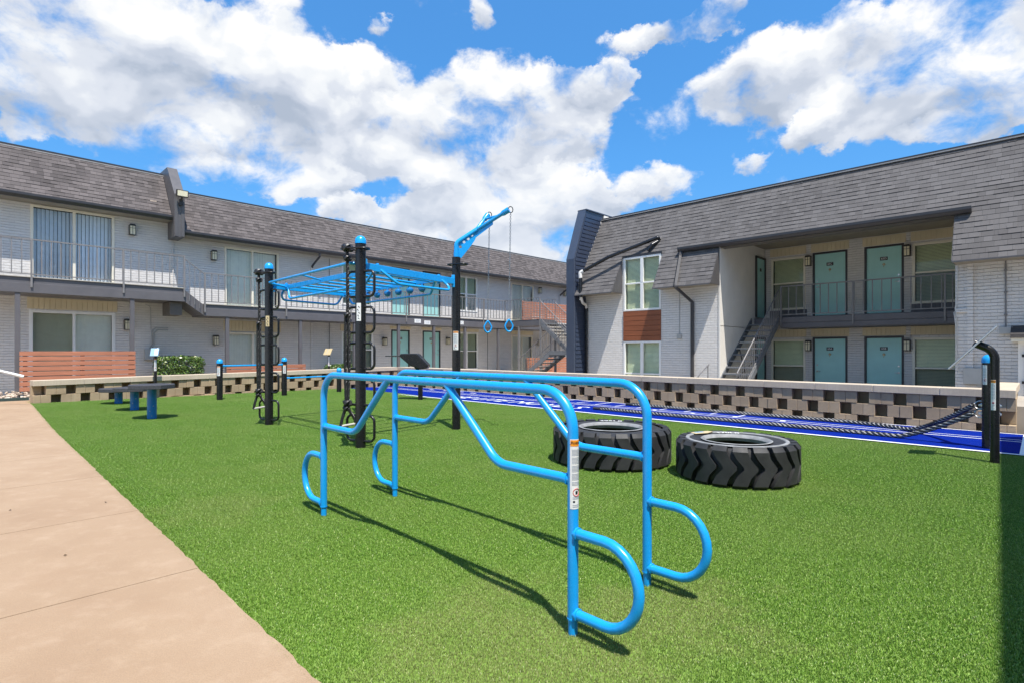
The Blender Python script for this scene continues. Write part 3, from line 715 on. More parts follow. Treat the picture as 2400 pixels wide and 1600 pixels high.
door(RB, -5.49, -4.58, 2.58, 4.64, 3.8, 'r', '65C'); door(RB, -3.99, -3.07, 2.58, 4.64, 3.8, 'l', '65D')
door(RB, -5.49, -4.58, -.23, 1.80, 3.8, 'r', '65A'); door(RB, -3.99, -3.07, -.23, 1.80, 3.8, 'l', '65B')
for (a, b_) in ((-6.93,-5.75), (-5.6,-4.47), (-4.1,-2.96), (-2.84,-1.46)):
    siding(RB, a, b_, 4.72, 5.0, 3.8); siding(RB, a, b_, 1.88, 2.14, 3.8)
for (a, b_) in ((-6.93,-5.73), (-2.84,-1.64)): siding(RB, a, b_, 2.53, 2.81, 3.8, 'fascia_grey')
# balcony, ceiling
mb = MB(); mb.box(-6.18, 2.6, 2.14, -1.457, 3.78, 2.50); mb.box(-7.09, 2.75, 2.28, -6.19, 3.78, 2.50); mb.build('balcony', 'fascia_grey', RB)
mb = MB(); mb.box(-6.19, 2.575, 2.16, -1.47, 2.597, 2.30); mb.box(-6.19, 2.575, 2.32, -1.47, 2.597, 2.49); mb.build('balcony_fascia', 'fascia_grey', RB, bevel=.004)
def railing(par, x0, x1, y, z0, z1, posts=(), step=.235, mat='rail_grey', name='railing', drop=.28):
    mb = MB(); mb.box(x0, y-.02, z1-.036, x1, y+.02, z1); mb.box(x0, y-.016, z0+.065, x1, y+.016, z0+.095)
    n = round((x1-x0)/step)
    for i in range(n+1):
        x = x0+(x1-x0)*i/n; mb.box(x-.012, y-.012, z0+.09, x+.012, y+.012, z1-.028)
    for p in posts: mb.box(p-.022, y-.024, z0-drop, p+.022, y+.024, z1-.001)
    return mb.build(name, mat, par)
railing(RB, -6.16, -1.5, 2.56, 2.50, 3.53, (-6.16,-4.1,-1.9))
mb = MB(); mb.box(-7.117, .26, 5.02, -1.453, 3.95, 5.08); mb.build('stairwell_ceiling', 'soffit_tan', RB)
mb = MB(); mb.box(-7.117, .0, 4.58, -1.453, .36, 4.625); mb.box(-7.117, .30, 4.626, -1.453, .36, 5.02); mb.build('eave_beam', 'soffit_brown', RB)
# mansard
mb = MB(); shingles(mb, -12.24, 7, 0, 4.63, 1.09, 6.48)
for xa, xb in ((-12.24,-10.64), (-9.06,-7.125), (-1.453,7)): shingles(mb, xa, xb, -.68, 3.43, -.002, 4.628)
mb.cur = 1; mb.quad((-12.24,.03,4.6), (7,.03,4.6), (7,1.12,6.45), (-12.24,1.12,6.45))
mb.build('mansard_roof', ['shingle_grey', 'shingle_edge'], RB)
mb = MB(); mb.box(-12.24, 1.0, 6.44, 7, 18.1, 6.47); mb.build('flat_roof', 'flat_roof', RB)
mb = MB(); mb.box(-12.24, 1.06, 6.47, 7.02, 1.16, 6.53); mb.build('roof_edge', 'gutter_brown', RB)
for xa, xb in ((-12.24,-10.64), (-9.06,-7.125), (-1.453,7)):
    mb = MB(); mb.cur = 0; mb.quad((xa,-.67,3.425), (xb,-.67,3.425), (xb,0,3.425), (xa,0,3.425)); mb.cur = 1
    for x, sg in ((xa, -1), (xb, 1)):
        if x in (-12.24, 7): continue
        mb.add([(x,-.69,3.42),(x,-.002,3.42),(x,-.002,4.63)], [(0,1,2)])
        for i in range(7):
            ya = -.67+i*.094; yb = ya+.084; za = 3.43+(ya+.68)*1.765; zb = 3.43+(yb+.68)*1.765
            mb.add([(x,ya,3.43),(x,yb,3.43),(x,yb,zb),(x,ya,za),(x+sg*.012,ya,3.43),(x+sg*.012,yb,3.43),(x+sg*.012,yb,zb),(x+sg*.012,ya,za)], [(4,5,6,7),(0,1,5,4),(1,2,6,5),(2,3,7,6),(3,0,4,7)])
    mb.cur = 2; mb.box(xa, -.70, 3.40, xb, -.675, 3.435)
    mb.build('mansard_soffit', ['soffit_tan', 'trim_brown', 'trim_brown'], RB)
mb = MB(); mb.box(-10.62, -.03, 4.66, -9.08, .0, 4.73); mb.build('window_head', 'gutter_brown', RB)
gutter(RB, -8.45, -1.15, -.02, 4.60, .16, .14)
mb = MB(); mb.tube(fillet([(-8.36,-.1,4.62),(-8.36,-.16,4.45),(-8.2,-.80,3.40),(-7.99,-.06,2.95),(-7.99,-.06,BZ)], .05, 4), .058, 4); mb.build('downspout', 'gutter_brown', RB)
# blue parapet fin at the far end
mb = MB(); fin = [(-.71,BZ),(-.71,4.77),(0,6.68),(4,6.68),(4,BZ)]; mb.prism(fin, -12.60, -12.245, 'x'); fi = mb.build('parapet_fin', 'navy_trim', RB)
mb = MB(); z = BZ
while z < 6.5:
    zt = min(z+.155, 6.66); ya = -.66 if z < 4.7 else -.66+(z-4.7)/1.91*.71*1.0; yb = .0 if z < 4.6 else min(.95, (z-4.6)/1.697)
    if z < 3.4 or z >= 4.6: mb.add([(-12.244,ya+.03,z),(-12.244,yb,z),(-12.244,yb,zt),(-12.244,ya+.03,zt),(-12.222,ya+.03,z),(-12.222,yb,z),(-12.238,yb,zt-.006),(-12.238,ya+.03,zt-.006)], [(4,5,6,7),(0,1,5,4),(0,4,7,3),(1,2,6,5),(3,7,6,2)])
    else: mb.add([(-12.244,ya+.03,z),(-12.244,-.0,z),(-12.244,-.0,zt),(-12.244,ya+.03,zt),(-12.222,ya+.03,z),(-12.222,-.0,z),(-12.238,-.0,zt-.006),(-12.238,ya+.03,zt-.006)], [(4,5,6,7),(0,1,5,4),(0,4,7,3),(1,2,6,5),(3,7,6,2)])
    z += .155
mb.build('lap_siding', 'navy_siding', fi)
mb = MB(); mb.box(-12.62, 0.0, 6.68, -12.20, 4, 6.72); mb.build('coping', 'navy_trim', fi)
mb = MB(); mb.box(-12.242, 1.14, 6.1, -12.20, 3.9, 6.66); mb.build('flashing', 'cream_wall', fi)
# drain pipe draped over the roof
mb = MB(); mb.tube(fillet([(-9.36,.33,5.20),(-9.36,.22,5.26),(-11.0,-.32,4.72),(-12.0,-.55,4.28)], .05, 5), .062, 12)
mb.tube(fillet([(-9.36,.30,5.16),(-9.50,.05,5.0),(-9.62,-.02,4.80)], .05, 4), .06, 12)
mb.tube([(-12.02,-.60,4.05),(-12.02,-.60,3.35)], .062, 12); mb.tube([(-12.14,-.09,3.05),(-12.14,-.09,BZ)], .045, 10)
mb.cur = 1; mb.tube(fillet([(-11.95,-.54,4.30),(-12.05,-.59,4.24),(-12.03,-.60,4.03)], .06, 5), .07, 12); mb.tube(fillet([(-12.02,-.60,3.36),(-12.08,-.40,3.15),(-12.14,-.12,3.10),(-12.14,-.09,2.98)], .06, 5), .052, 10)
mb.tube([(-9.36,.36,5.2),(-9.36,.26,5.24)], .06, 10); mb.tube([(-12.14,-.35,3.42),(-12.05,-.62,3.26)], .02, 8)
mb.build('drain_pipe', ['black_paint', 'pipe_white'], RB, True)
# conduits and boxes
mb = MB(); mb.tube([(-8.45,-.02,3.42),(-8.45,-.02,1.93)], .011, 8); mb.box(-8.52, -.06, 1.80, -8.38, .0, 1.94); mb.build('conduit', 'box_grey', RB)
mb = MB(); mb.box(-1.235, -.055, .7, -1.125, 0, 3.42); mb.box(-1.453, -.05, 2.30, -1.236, 0, 2.38); mb.build('cable_channel', 'brick_paint', RB)
mb = MB(); mb.tube([(-.57,-.02,3.42),(-.57,-.02,1.92)], .014, 8)
for z in (2.2,2.7,3.2): mb.box(-.60, -.045, z, -.54, 0, z+.03)
mb.cur = 1; mb.box(-.68, -.09, 1.78, -.45, 0, 1.93); mb.build('conduit', ['rail_grey', 'box_grey'], RB)
mb = MB(); mb.box(-1.30, -.12, .64, -.74, 0, 1.01); mb.tube([(-1.2,-.123,.82),(-1.2,-.11,.82)], .015, 8); mb.tube([(-.84,-.123,.82),(-.84,-.11,.82)], .015, 8); mb.box(-1.07, -.08, .57, -.97, -.03, .64); mb.build('meter_box', 'box_grey', RB, bevel=.006)
mb = MB(); mb.tube([(-1.40,-.03,3.45),(-1.42,-.03,2.6),(-1.45,-.05,2.4),(-1.43,-.06,2.25),(-1.41,-.04,1.8),(-1.43,-.05,1.2),(-1.39,-.03,.95),(-1.28,-.05,.90)], .010, 6)
mb.tube([(-1.42,-.04,2.36),(-1.47,-.07,2.3),(-1.44,-.08,2.0),(-1.43,-.06,1.5),(-1.40,-.05,1.0)], .009, 6); mb.build('cable', 'cable_white', RB, True)
# closet with hinged white door and its little roof
mb = MB(); mb.box(-.36, -.28, .3, .75, -.002, 1.62); mb.build('closet', 'frame_white', RB)
mb = MB(); mb.box(-.26, -.31, .3, .68, -.285, 1.52); cdr = mb.build('closet_door', 'box_grey', RB, bevel=.005)
for z in (.72,1.30): mb = MB(); mb.box(-.30, -.33, z-.03, -.22, -.312, z+.03); mb.prism([(-.22,z-.018),(-.02,z-.006),(-.02,z+.006),(-.22,z+.018)], -.33, -.314, 'y'); mb.build('hinge', 'label_black', cdr)
mb = MB(); mb.prism([(-.50,1.68),(-.48,1.76),(-.0,1.96),(-.0,1.68)], -.48, .9, 'x'); mb.cur = 1; mb.box(-.47, -.47, 1.60, .88, -.01, 1.679); mb.build('closet_roof', ['shingle_edge', 'frame_tan'], RB)

# stairs of the right building
ST = thing('metal_staircase', 'straight grey metal stair with open treads rising to the right balcony', 'staircase', tuple(RF(-6.65,-.9,BZ)), RANG, 'outdoor metal stairs')
def stair_flight(par, x0, x1, y0, z0, y1, z1, n, mat='stair_grey', tread_mats=None, rail=(True, True), rail_h=.9):
    # from the bottom (y0,z0) to the top (y1,z1); y may run either way
    L = Vector((y1-y0, z1-z0)); d = L.normalized(); nrm = Vector((-d.y, d.x)); nrm = nrm if nrm.y > 0 else -nrm
    for x in (x0, x1):
        mb = MB(); pts = [(y0,z0-.08),(y0,z0+.12),(y1,z1+.02),(y1,z1-.24)]; mb.prism(pts, x-.02, x+.02, 'x'); mb.build('stringer', mat, par)
    for i in range(n):
        f = (i+.5)/n; y = y0+(y1-y0)*f; z = z0+(z1-z0)*(i+1)/(n+1); w_ = abs(y1-y0)/n*.5+.02
        mb = MB(); mb.box(x0+.022, y-w_, z-.05, x1-.022, y+w_, z); mb.build('tread', (tread_mats or {}).get(i, mat), par, bevel=.006)
    for x, on in zip((x0, x1), rail):
        if not on: continue
        mb = MB(); mb.tube([(x,y0,z0+.12+rail_h),(x,y1,z1+.02+rail_h)], .02, 8); mb.tube([(x,y0,z0+.2),(x,y1,z1+.1)], .012, 6)
        m_ = int(math.hypot(*L)/.20)
        for i in range(m_+1):
            f = i/m_; y = y0+(y1-y0)*f; z = z0+.12+(z1-z0-.1)*f; mb.box(x-.008, y-.008, z-.1, x+.008, y+.008, z+rail_h)
        mb.build('handrail', 'rail_grey', par)
stair_flight(ST, -.44, .44, -.05, .0, 3.38, 2.74, 13, 'stair_grey', {0: 'tread_tan', 3: 'tread_tan', 8: 'tread_tan', 9: 'tread_tan'}, (False, True))
mb = MB(); mb.tube([(-.42,1.0,.35),(.42,2.3,1.75)], .016, 6); mb.tube([(.42,1.0,.35),(-.42,2.3,1.75)], .016, 6); mb.build('brace', 'door_trim', ST)
hr = thing('handrail', 'short sloping metal handrail against the sunlit brick beside the right stair', 'handrail', tuple(RF(-7.6,-.25,BZ)), RANG)
mb = MB(); mb.tube([(-.15,-.6,.55),(.25,.0,1.25)], .018, 8); mb.build('rail', 'rail_grey', hr)
for q in (0, .5, .95):
    mb = MB(); mb.box(-.15+.4*q-.012, -.6+.6*q-.012, 0, -.15+.4*q+.012, -.6+.6*q+.012, .55+.7*q); mb.build('post', 'rail_grey', hr)

# ------------------------------------------------------------------ left building
LB = thing('apartment_building', 'long two-storey grey painted brick building with brown shingle mansard and walkway balcony at left', 'building', tuple(L0), LANG)
sA, sB, sE = -17.0, -9.2, 19.0
upA = [(-12.83,-10.82,3.44,5.68)]; loA = [(-12.86,-10.80,.52,2.60)]
upB = [(-7.57,-5.62,2.98,5.16), (-2.99,-1.56,3.34,5.20), (-.55,.45,2.96,5.20), (1.20,2.26,2.96,5.20), (3.18,4.69,3.40,5.20), (7.24,9.10,2.98,5.17)]
loB = [(-7.54,-5.62,.05,2.08), (-2.99,-1.50,.40,2.21), (-.55,.45,.25,2.36), (1.20,2.26,.25,2.36), (3.18,4.74,.45,2.34), (7.24,8.99,.05,2.26)]
mb = MB(); wall_open(mb, sA, sB, -.1, 5.80, 0, upA+loA, .13); wall_open(mb, sB, sE, -.3, 5.36, 0, upB+loB, .13)
mb.quad((sB,0,5.36), (sB,9,5.36), (sB,9,6.9), (sB,0,5.8)); mb.quad((sA,9,-.3), (sE,9,-.3), (sE,9,6.8), (sA,9,6.8)); mb.quad((sA,0,-.3), (sA,9,-.3), (sA,9,6.8), (sA,0,6.8)); mb.quad((sE,0,-.3), (sE,9,-.3), (sE,9,6.5), (sE,0,6.5))
mb.build('wall', 'brick_paint', LB)
window(LB, -12.83, -10.82, 3.44, 5.68, 0, 'slider', 'frame_tan', blind='blind_slat', screen=False, tilt=(.30,.55)); window(LB, -12.86, -10.80, .52, 2.60, 0, 'slider', 'frame_white', screen=True, fw=.085)
window(LB, -7.57, -5.62, 2.98, 5.16, 0, 'slider', 'frame_tan', screen=False); window(LB, -7.54, -5.62, .05, 2.08, 0, 'slider', 'frame_tan', screen=False)
window(LB, -2.99, -1.56, 3.34, 5.20, 0, 'hung', 'frame_white'); window(LB, -2.99, -1.50, .40, 2.21, 0, 'hung', 'frame_white', mid=1.45)
window(LB, 3.18, 4.69, 3.40, 5.20, 0, 'double', 'frame_white'); window(LB, 3.18, 4.74, .45, 2.34, 0, 'double', 'frame_white')
window(LB, 7.24, 9.10, 2.98, 5.17, 0, 'slider', 'frame_tan', screen=False); window(LB, 7.24, 8.99, .05, 2.26, 0, 'slider', 'frame_tan', screen=False)
for (a, b_), nu, nl in (((-.49,.39), '55H', '55A'), ((1.26,2.20), '55G', '55C')):
    door(LB, a, b_, 2.98, 5.13, 0, 'l', nu); door(LB, a, b_, .27, 2.30, 0, 'l', nl)
siding(LB, -12.9, -10.75, 2.63, 2.96, 0); siding(LB, -7.6, -5.55, 2.12, 2.50, 0)
for a, b_, z in ((-3.05,-1.45,2.24), (-.62,.52,2.40), (1.13,2.33,2.40), (3.1,4.8,2.38), (7.2,9.05,2.30)): siding(LB, a, b_, z, 2.52, 0)
# roof
mb = MB(); shingles(mb, sA, -9.36, -.55, 5.82, .60, 7.44); shingles(mb, -9.04, sE, -.55, 5.40, .60, 6.97)
mb.cur = 1; mb.quad((sA,-.52,5.8), (-9.3,-.52,5.8), (-9.3,.62,7.42), (sA,.62,7.42)); mb.quad((-9.1,-.52,5.38), (sE,-.52,5.38), (sE,.62,6.95), (-9.1,.62,6.95))
mb.build('mansard_roof', ['shingle_brown', 'shingle_edge'], LB)
mb = MB(); mb.box(sA, .55, 7.40, -9.3, 9.1, 7.43); mb.box(-9.1, .55, 6.93, sE, 9.1, 6.96); mb.build('flat_roof', 'flat_roof', LB)
mb = MB(); mb.box(sA, .56, 7.43, -9.37, .66, 7.49); mb.box(-9.03, .56, 6.96, sE, .66, 7.02); mb.build('roof_edge', 'gutter_brown', LB)
mb = MB(); mb.box(sA, -.55, 5.70, -9.36, -.001, 5.74); mb.box(-9.04, -.55, 5.26, sE, -.001, 5.30); mb.build('eave_soffit', 'soffit_tan', LB)
gutter(LB, sA, -9.37, -.55, 5.70, .13, .15); gutter(LB, -9.03, sE, -.55, 5.26, .13, .15)
mb = MB(); mb.prism([(-.80,5.14),(-.80,6.55),(.10,7.62),(1.6,7.62),(1.6,7.3),(.3,5.14)], -9.35, -9.05, 'x'); fn = mb.build('roof_divider', 'trim_brown', LB, bevel=.006)
mb = MB(); mb.box(-9.15, -.815, 5.16, -9.06, -.802, 6.5); mb.box(-9.34, -.815, 5.16, -9.25, -.802, 6.5); mb.build('corner_trim', 'trim_brown', fn)
mb = MB(); mb.box(-9.9, -.21, 6.25, -9.72, -.02, 6.34); mb.cur = 1; mb.box(-9.88, -.18, 6.14, -9.74, .0, 6.249); mb.build('roof_vent', ['pebble', 'door_trim'], LB)
mb = MB(); mb.tube([(-9.2,-.03,5.1),(-9.2,-.03,3.45)], .02, 8); mb.build('conduit', 'brick_paint', LB)
for x, zt, zb in ((-4.31,5.24,2.95), (11.47,5.24,2.95)):
    mb = MB(); mb.tube(fillet([(x+.06,-.60,zt+.02),(x+.06,-.60,zt-.1),(x,-.10,zt-.42),(x,-.05,zt-.5)], .04, 4), .045, 6); mb.cur = 1; mb.box(x-.045, -.075, zb, x+.045, -.005, zt-.45); mb.box(x-.045, -.075, .0, x+.045, -.005, 2.5)
    mb.build('downspout', ['gutter_brown', 'brick_paint'], LB)
mb = MB(); mb.tube([(-3.55,-.02,5.2),(-3.55,-.02,0)], .014, 6); mb.tube([(5.42,-.02,2.5),(5.42,-.02,0)], .014, 6); mb.build('conduit', 'rail_grey', LB)
mb = MB(); mb.tube(fillet([(-9.35,-.03,2.10),(-9.65,-.03,2.10),(-9.75,-.03,2.0),(-9.75,-.03,1.62),(-9.86,-.05,1.45)], .06, 4), .022, 8); mb.tube(fillet([(-9.35,-.03,2.17),(-9.70,-.03,2.17),(-9.82,-.03,2.05),(-9.82,-.03,1.60),(-9.90,-.05,1.45)], .06, 4), .018, 8)
mb.tube(fillet([(-10.0,-.03,2.93),(-9.85,-.03,2.85),(-9.84,-.03,2.1)], .1, 4), .010, 6)
mb.cur = 1; mb.box(-10.03, -.16, 1.12, -9.66, 0, 1.46); mb.build('meter_box', ['box_grey', 'box_grey'], LB)
# walkway balcony
mb = MB(); mb.box(sA, -1.30, 2.98, sB, -.001, 3.40); mb.box(-8.62, -1.30, 2.55, 5.40, -.001, 2.93); mb.box(5.40, -3.75, 2.62, 6.55, -1.301, 2.93); mb.box(5.401, -1.30, 2.55, sE, -.001, 2.93)
mb.prism([(-9.2,3.38),(-9.2,3.0),(-8.63,2.58),(-8.63,2.92)], -1.28, -.1, 'y'); mb.build('balcony', 'fascia_grey', LB)
mb = MB(); mb.box(sA, -1.325, 2.98, sB+.02, -1.302, 3.24); mb.box(-8.6, -1.325, 2.55, 5.36, -1.302, 2.80); mb.box(5.375, -3.75, 2.62, 5.398, -1.33, 2.86); mb.build('balcony_fascia', 'fascia_grey', LB, bevel=.004)
mb = MB(); mb.box(sA, -1.34, 3.402, sB, -1.2, 3.425); mb.box(-8.62, -1.34, 2.932, 5.4, -1.2, 2.955); mb.build('balcony_edge', 'tread_tan', LB)
mb = MB(); mb.box(-9.55, -1.1, 2.55, -9.2, -.2, 2.96); mb.build('duct_box', 'soffit_brown', LB)
railing(LB, sA, sB, -1.34, 3.41, 4.46, [-15.4,-12.9,-10.82,-9.2], .205); railing(LB, -8.6, 5.42, -1.34, 2.94, 3.98, [-8.6,-5.9,-3.3,-.66,1.9,3.9,5.42], .205)
mb = MB(); mb.tube([(-9.2,-1.34,4.36),(-8.6,-1.34,3.92)], .016, 6)
for k in (.25,.5,.75): x = -9.2+.6*k; mb.box(x-.008, -1.348, 3.02-.44*k+.1, x+.008, -1.332, 4.35-.44*k)
mb.build('railing', 'rail_grey', LB)
mb = MB(); T2 = lambda x, y, z: (5.38+y, x, z)
mb.box(5.365, -3.75, 3.95, 5.395, -1.36, 3.98); mb.box(5.37, -3.75, 3.0, 5.39, -1.36, 3.025)
for i in range(12): y = -3.75+i*.2; mb.box(5.372, y-.008, 3.02, 5.388, y+.008, 3.952)
mb.box(5.36, -3.77, 2.6, 5.40, -3.73, 3.99); mb.build('railing', 'rail_grey', LB)
mb = MB(); mb.box(6.555, -3.75, 3.95, 6.585, -1.36, 3.98)
for i in range(12): y = -3.75+i*.2; mb.box(6.562, y-.008, 2.95, 6.578, y+.008, 3.952)
mb.build('railing', 'rail_grey', LB)
for x, z1 in ((-15.8,2.97), (-13.18,2.97), (-10.59,2.97), (-7.89,2.54), (-5.34,2.54), (-3.1,2.54), (-1.0,2.54), (.9,2.54), (2.77,2.54), (5.0,2.54), (9.2,2.54), (12,2.54)):
    mb = MB(); mb.box(x-.055, -1.30, -.1, x+.055, -1.19, z1); mb.build('support_post', 'fascia_grey', LB, bevel=.004)
for x, s_, dz in ((-.05,'55F',0), (.48,'55B',-.05), (2.45,'55C',.02)):
    mb = MB(); mb.box(x-.17, -1.335, 2.63+dz, x+.17, -1.327, 2.80+dz); mb.cur = 1; vs, fs = text_bm(s_, .15, 0); mb.add([(x+v.x, -1.3365, 2.715+dz+v.y) for v in vs], fs); mb.build('number_sign', ['label_white', 'label_grey'], LB)
# switchback stair at the far end of the left building
SL = thing('metal_staircase', 'grey metal switchback stair with landing at the far end of the left building', 'staircase', tuple(LF(5.4,-3.75,0)), LANG, 'outdoor metal stairs')
stair_flight(SL, .0, 1.12, -1.65, 1.42, 0, 2.90, 8, 'stair_grey', {1: 'tread_tan', 2: 'tread_tan', 3: 'tread_tan', 4: 'tread_tan', 5: 'tread_tan', 6: 'tread_tan'}, (True, True))
mb = MB(); mb.box(-1.25, -2.75, 1.22, 1.14, -1.66, 1.41); mb.build('landing', 'stair_grey', SL)
stair_flight(SL, -1.22, -.12, .25, .0, -1.65, 1.40, 7, 'stair_grey', {2: 'tread_tan', 3: 'tread_tan', 4: 'tread_tan'}, (True, True))
for x, y in ((-1.1,-2.6), (1.0,-2.6), (.0,-.05), (1.1,-.05), (.0,1.4)):
    mb = MB(); mb.box(x-.045, y-.045, -.1, x+.045, y+.045, 1.22 if y < -2 else 2.6); mb.build('post', 'rail_grey', SL)

# ------------------------------------------------------------------ building out of frame on the right whose eave shades the turf edge
EB = thing('apartment_building', 'grey painted brick building beside the camera whose eave shades the right turf edge', 'building', (2.87,.105,0), math.atan2(.743,.669))
mb = MB(); mb.box(-14, -9.5, -.1, 8.4, -.55, 5.3); mb.build('wall', 'brick_paint', EB)
mb = MB(); mb.box(-14.3, -9.8, 5.31, 8.8, .0, 5.45); mb.prism([(.0,5.451),(-.9,7.0),(-8.9,7.0),(-9.8,5.451)], -14.3, 8.8, 'x'); mb.build('roof', 'trim_brown', EB)

# ------------------------------------------------------------------ wall lanterns
def lantern():
    t_ = thing('wall_lantern', '', 'wall lamp', (0,0,0), 0, 'box lanterns on the brick walls')
    mb = MB(); mb.prism([(-.09,.155),(.09,.155),(.06,.20),(-.06,.20)], -.19, -.02, 'y'); mb.box(-.085, -.185, .14, .085, -.02, .156); mb.box(-.085, -.185, -.15, .085, -.02, -.135); mb.box(-.05, -.02, -.1, .05, 0, .12)
    for x in (-.08, .07, -.005):
        mb.box(x, -.185, -.136, x+.011, -.174, .141)
    for y in (-.105, -.035):
        for x in (-.082, .072): mb.box(x, y, -.136, x+.01, y+.011, .141)
    mb.box(-.078, -.184, .06, .078, -.176, .07)
    mb.build('frame', 'lamp_black', t_); mb = MB(); mb.box(-.072, -.172, -.134, .072, -.03, .14); mb.build('glass', 'lamp_glass', t_)
    return t_
LT = lantern(); first = True
for fr, x, y, z, lab in (
    (LF,-10.37,0,5.28,'box lantern between the upper left sliding door and the roof divider'), (LF,-10.5,0,2.22,'box lantern beside the sliding door behind the wooden fence'),
    (LF,-7.95,0,4.76,'upper box lantern just right of the roof divider step'), (LF,-7.89,0,1.76,'lower box lantern above the clipped hedge and low wall'),
    (LF,-.95,0,1.80,'box lantern left of the first lower teal door of the left building'), (LF,2.67,0,1.86,'box lantern right of the second lower teal door of the left building'),
    (LF,2.78,0,4.86,'upper box lantern right of the upper teal doors on the left building'), (LF,9.56,0,4.90,'upper box lantern beside the farthest sliding door of the left building'),
    (LF,11.9,0,4.90,'farthest upper box lantern next to the last downspout and navy fin'), (LF,9.5,0,1.85,'lower box lantern behind the switchback stair'),
    (RF,-5.66,3.8,4.42,'upper box lantern between window and teal door 65C'), (RF,-2.92,3.8,4.42,'upper box lantern right of teal door 65D'),
    (RF,-5.66,3.8,1.56,'lower box lantern left of teal door 65A'), (RF,-2.92,3.8,1.56,'lower box lantern right of teal door 65B')):
    o = LT if first else copy_tree(LT); first = False
    o.location = fr(x, y, z); o.rotation_euler[2] = RANG if fr is RF else LANG; o['label'] = lab
fl = thing('floodlight', 'black square floodlight with pale lens mounted on the roof divider', 'floodlight', tuple(LF(-9.17,-.82,6.12)), LANG)
mb = MB(); mb.M = Matrix.Translation((0,-.16,.42)) @ Matrix.Rotation(rad(8), 4, 'X'); mb.box(-.17, -.05, -.11, .17, .05, .11); h_ = mb.build('housing', 'lamp_black', fl, bevel=.01)
mb = MB(); mb.M = Matrix.Translation((0,-.16,.42)) @ Matrix.Rotation(rad(8), 4, 'X'); mb.box(-.145, -.054, -.085, .145, -.051, .085); mb.build('lens', 'lamp_glass', fl)
mb = MB(); mb.box(-.05, -.06, .05, .05, 0, .25); mb.tube([(0,-.06,.2),(0,-.14,.32)], .03, 8); mb.build('bracket', 'lamp_black', fl)

# ------------------------------------------------------------------ wooden fences
def fence(label, P, rz, ln, z0, z1, n, posts, group='red wooden slat fences'):
    t_ = thing('wooden_fence', label, 'fence', tuple(P), rz, group); mb = MB(); h = (z1-z0)/n
    for i in range(n): mb.box(0, -.03, z0+i*h+.012, ln, 0, z0+(i+1)*h-.010)
    mb.build('boards', 'fence_wood', t_, bevel=.003)
    for p in posts: mb = MB(); mb.box(p-.045, .002, z0-.25 if z0 < 1 else z0-.1, p+.045, .09, z1-.03); mb.build('post', 'fascia_grey', t_)
    return t_
fence('red-brown wooden slat fence behind the left end of the low wall', LF(-13.15,-1.38,0), LANG, 2.62, .30, 1.40, 8, (.12,1.35,2.5))
fence('low red wooden fence behind the wall under the second sliding door', LF(-7.95,-1.38,0), LANG, 2.75, -.1, .92, 7, (.1,1.3,2.6))
fence('red slat privacy screen on the upper walkway behind the switchback stair', LF(6.65,-1.38,0), LANG, 8.0, 2.98, 4.05, 8, (.1,2,4,6))
fence('red slat fence at ground level behind the switchback stair', LF(6.9,-1.45,0), LANG, 5.0, -.1, 1.05, 8, (.1,2,4))

# ------------------------------------------------------------------ shrubs
def shrub(label, P, rz, sx, sy, z0, z1, n, seed, lf=.045):
    rr = random.Random(seed); vs = []; fs = []; tint = []
    for k in range(n):
        # boxy clipped volume, leaves mostly near the surface
        p = Vector((rr.uniform(-1,1), rr.uniform(-1,1), rr.uniform(-1,1))); mxx = max(abs(c_) for c_ in p)
        s_ = rr.uniform(.72,1.04)**.6 if rr.random() < .8 else rr.random(); p = p/mxx*s_
        rl = math.sqrt(p.x**2+p.y**2+p.z**2); p = p*(1-.13*max(0, rl-1.0)/.73)
        p = p*(1+.10*math.sin(p.x*7+seed)*math.cos(p.z*6+p.y*5))
        c_ = Vector((p.x*sx/2, p.y*sy/2, (z0+z1)/2+p.z*(z1-z0)/2))
        a = Vector((rr.gauss(0,1), rr.gauss(0,1), rr.gauss(0,.8))).normalized(); b_ = a.cross(Vector((rr.gauss(0,1), rr.gauss(0,1), rr.gauss(0,1)))).normalized()
        l = lf*rr.uniform(.7,1.3); w_ = l*.45; o_ = len(vs)
        vs += [c_-a*l, c_+b_*w_, c_+a*l, c_-b_*w_]; fs.append((o_,o_+1,o_+2,o_+3)); tv = min(1, max(0, rr.gauss(.5,.25))); tint += [tv]*4
    t_ = thing('shrub', label, 'shrub', tuple(P), rz)
    me = bpy.data.meshes.new('foliage'); me.from_pydata([tuple(v) for v in vs], [], fs); me.materials.append(MATS['leaf'])
    at = me.attributes.new('tint', 'FLOAT', 'POINT'); at.data.foreach_set('value', tint)
    o = bpy.data.objects.new('foliage', me); COL.objects.link(o); o.parent = t_
    mb = MB(); 
    for k in range(5): mb.tube([(rr.uniform(-sx,sx)*.2, rr.uniform(-sy,sy)*.2, z0-.2), (rr.uniform(-sx,sx)*.35, rr.uniform(-sy,sy)*.35, z1*.8)], .012, 6)
    mb.build('stem', 'earth', t_)
shrub('clipped green hedge behind the low wall beside the wooden fence', LF(-9.2,-.75,0), LANG, 1.36, .6, .3, 1.22, 7500, 1, .038)
shrub('low green shrub showing just above the left wall', LF(-3.35,-.9,0), LANG, 1.5, .6, .2, .86, 3000, 2)
shrub('green bush under the landing of the switchback stair', LF(8.2,-5.0,0), LANG, 2.6, 1.6, .0, 1.15, 2200, 3, .07)

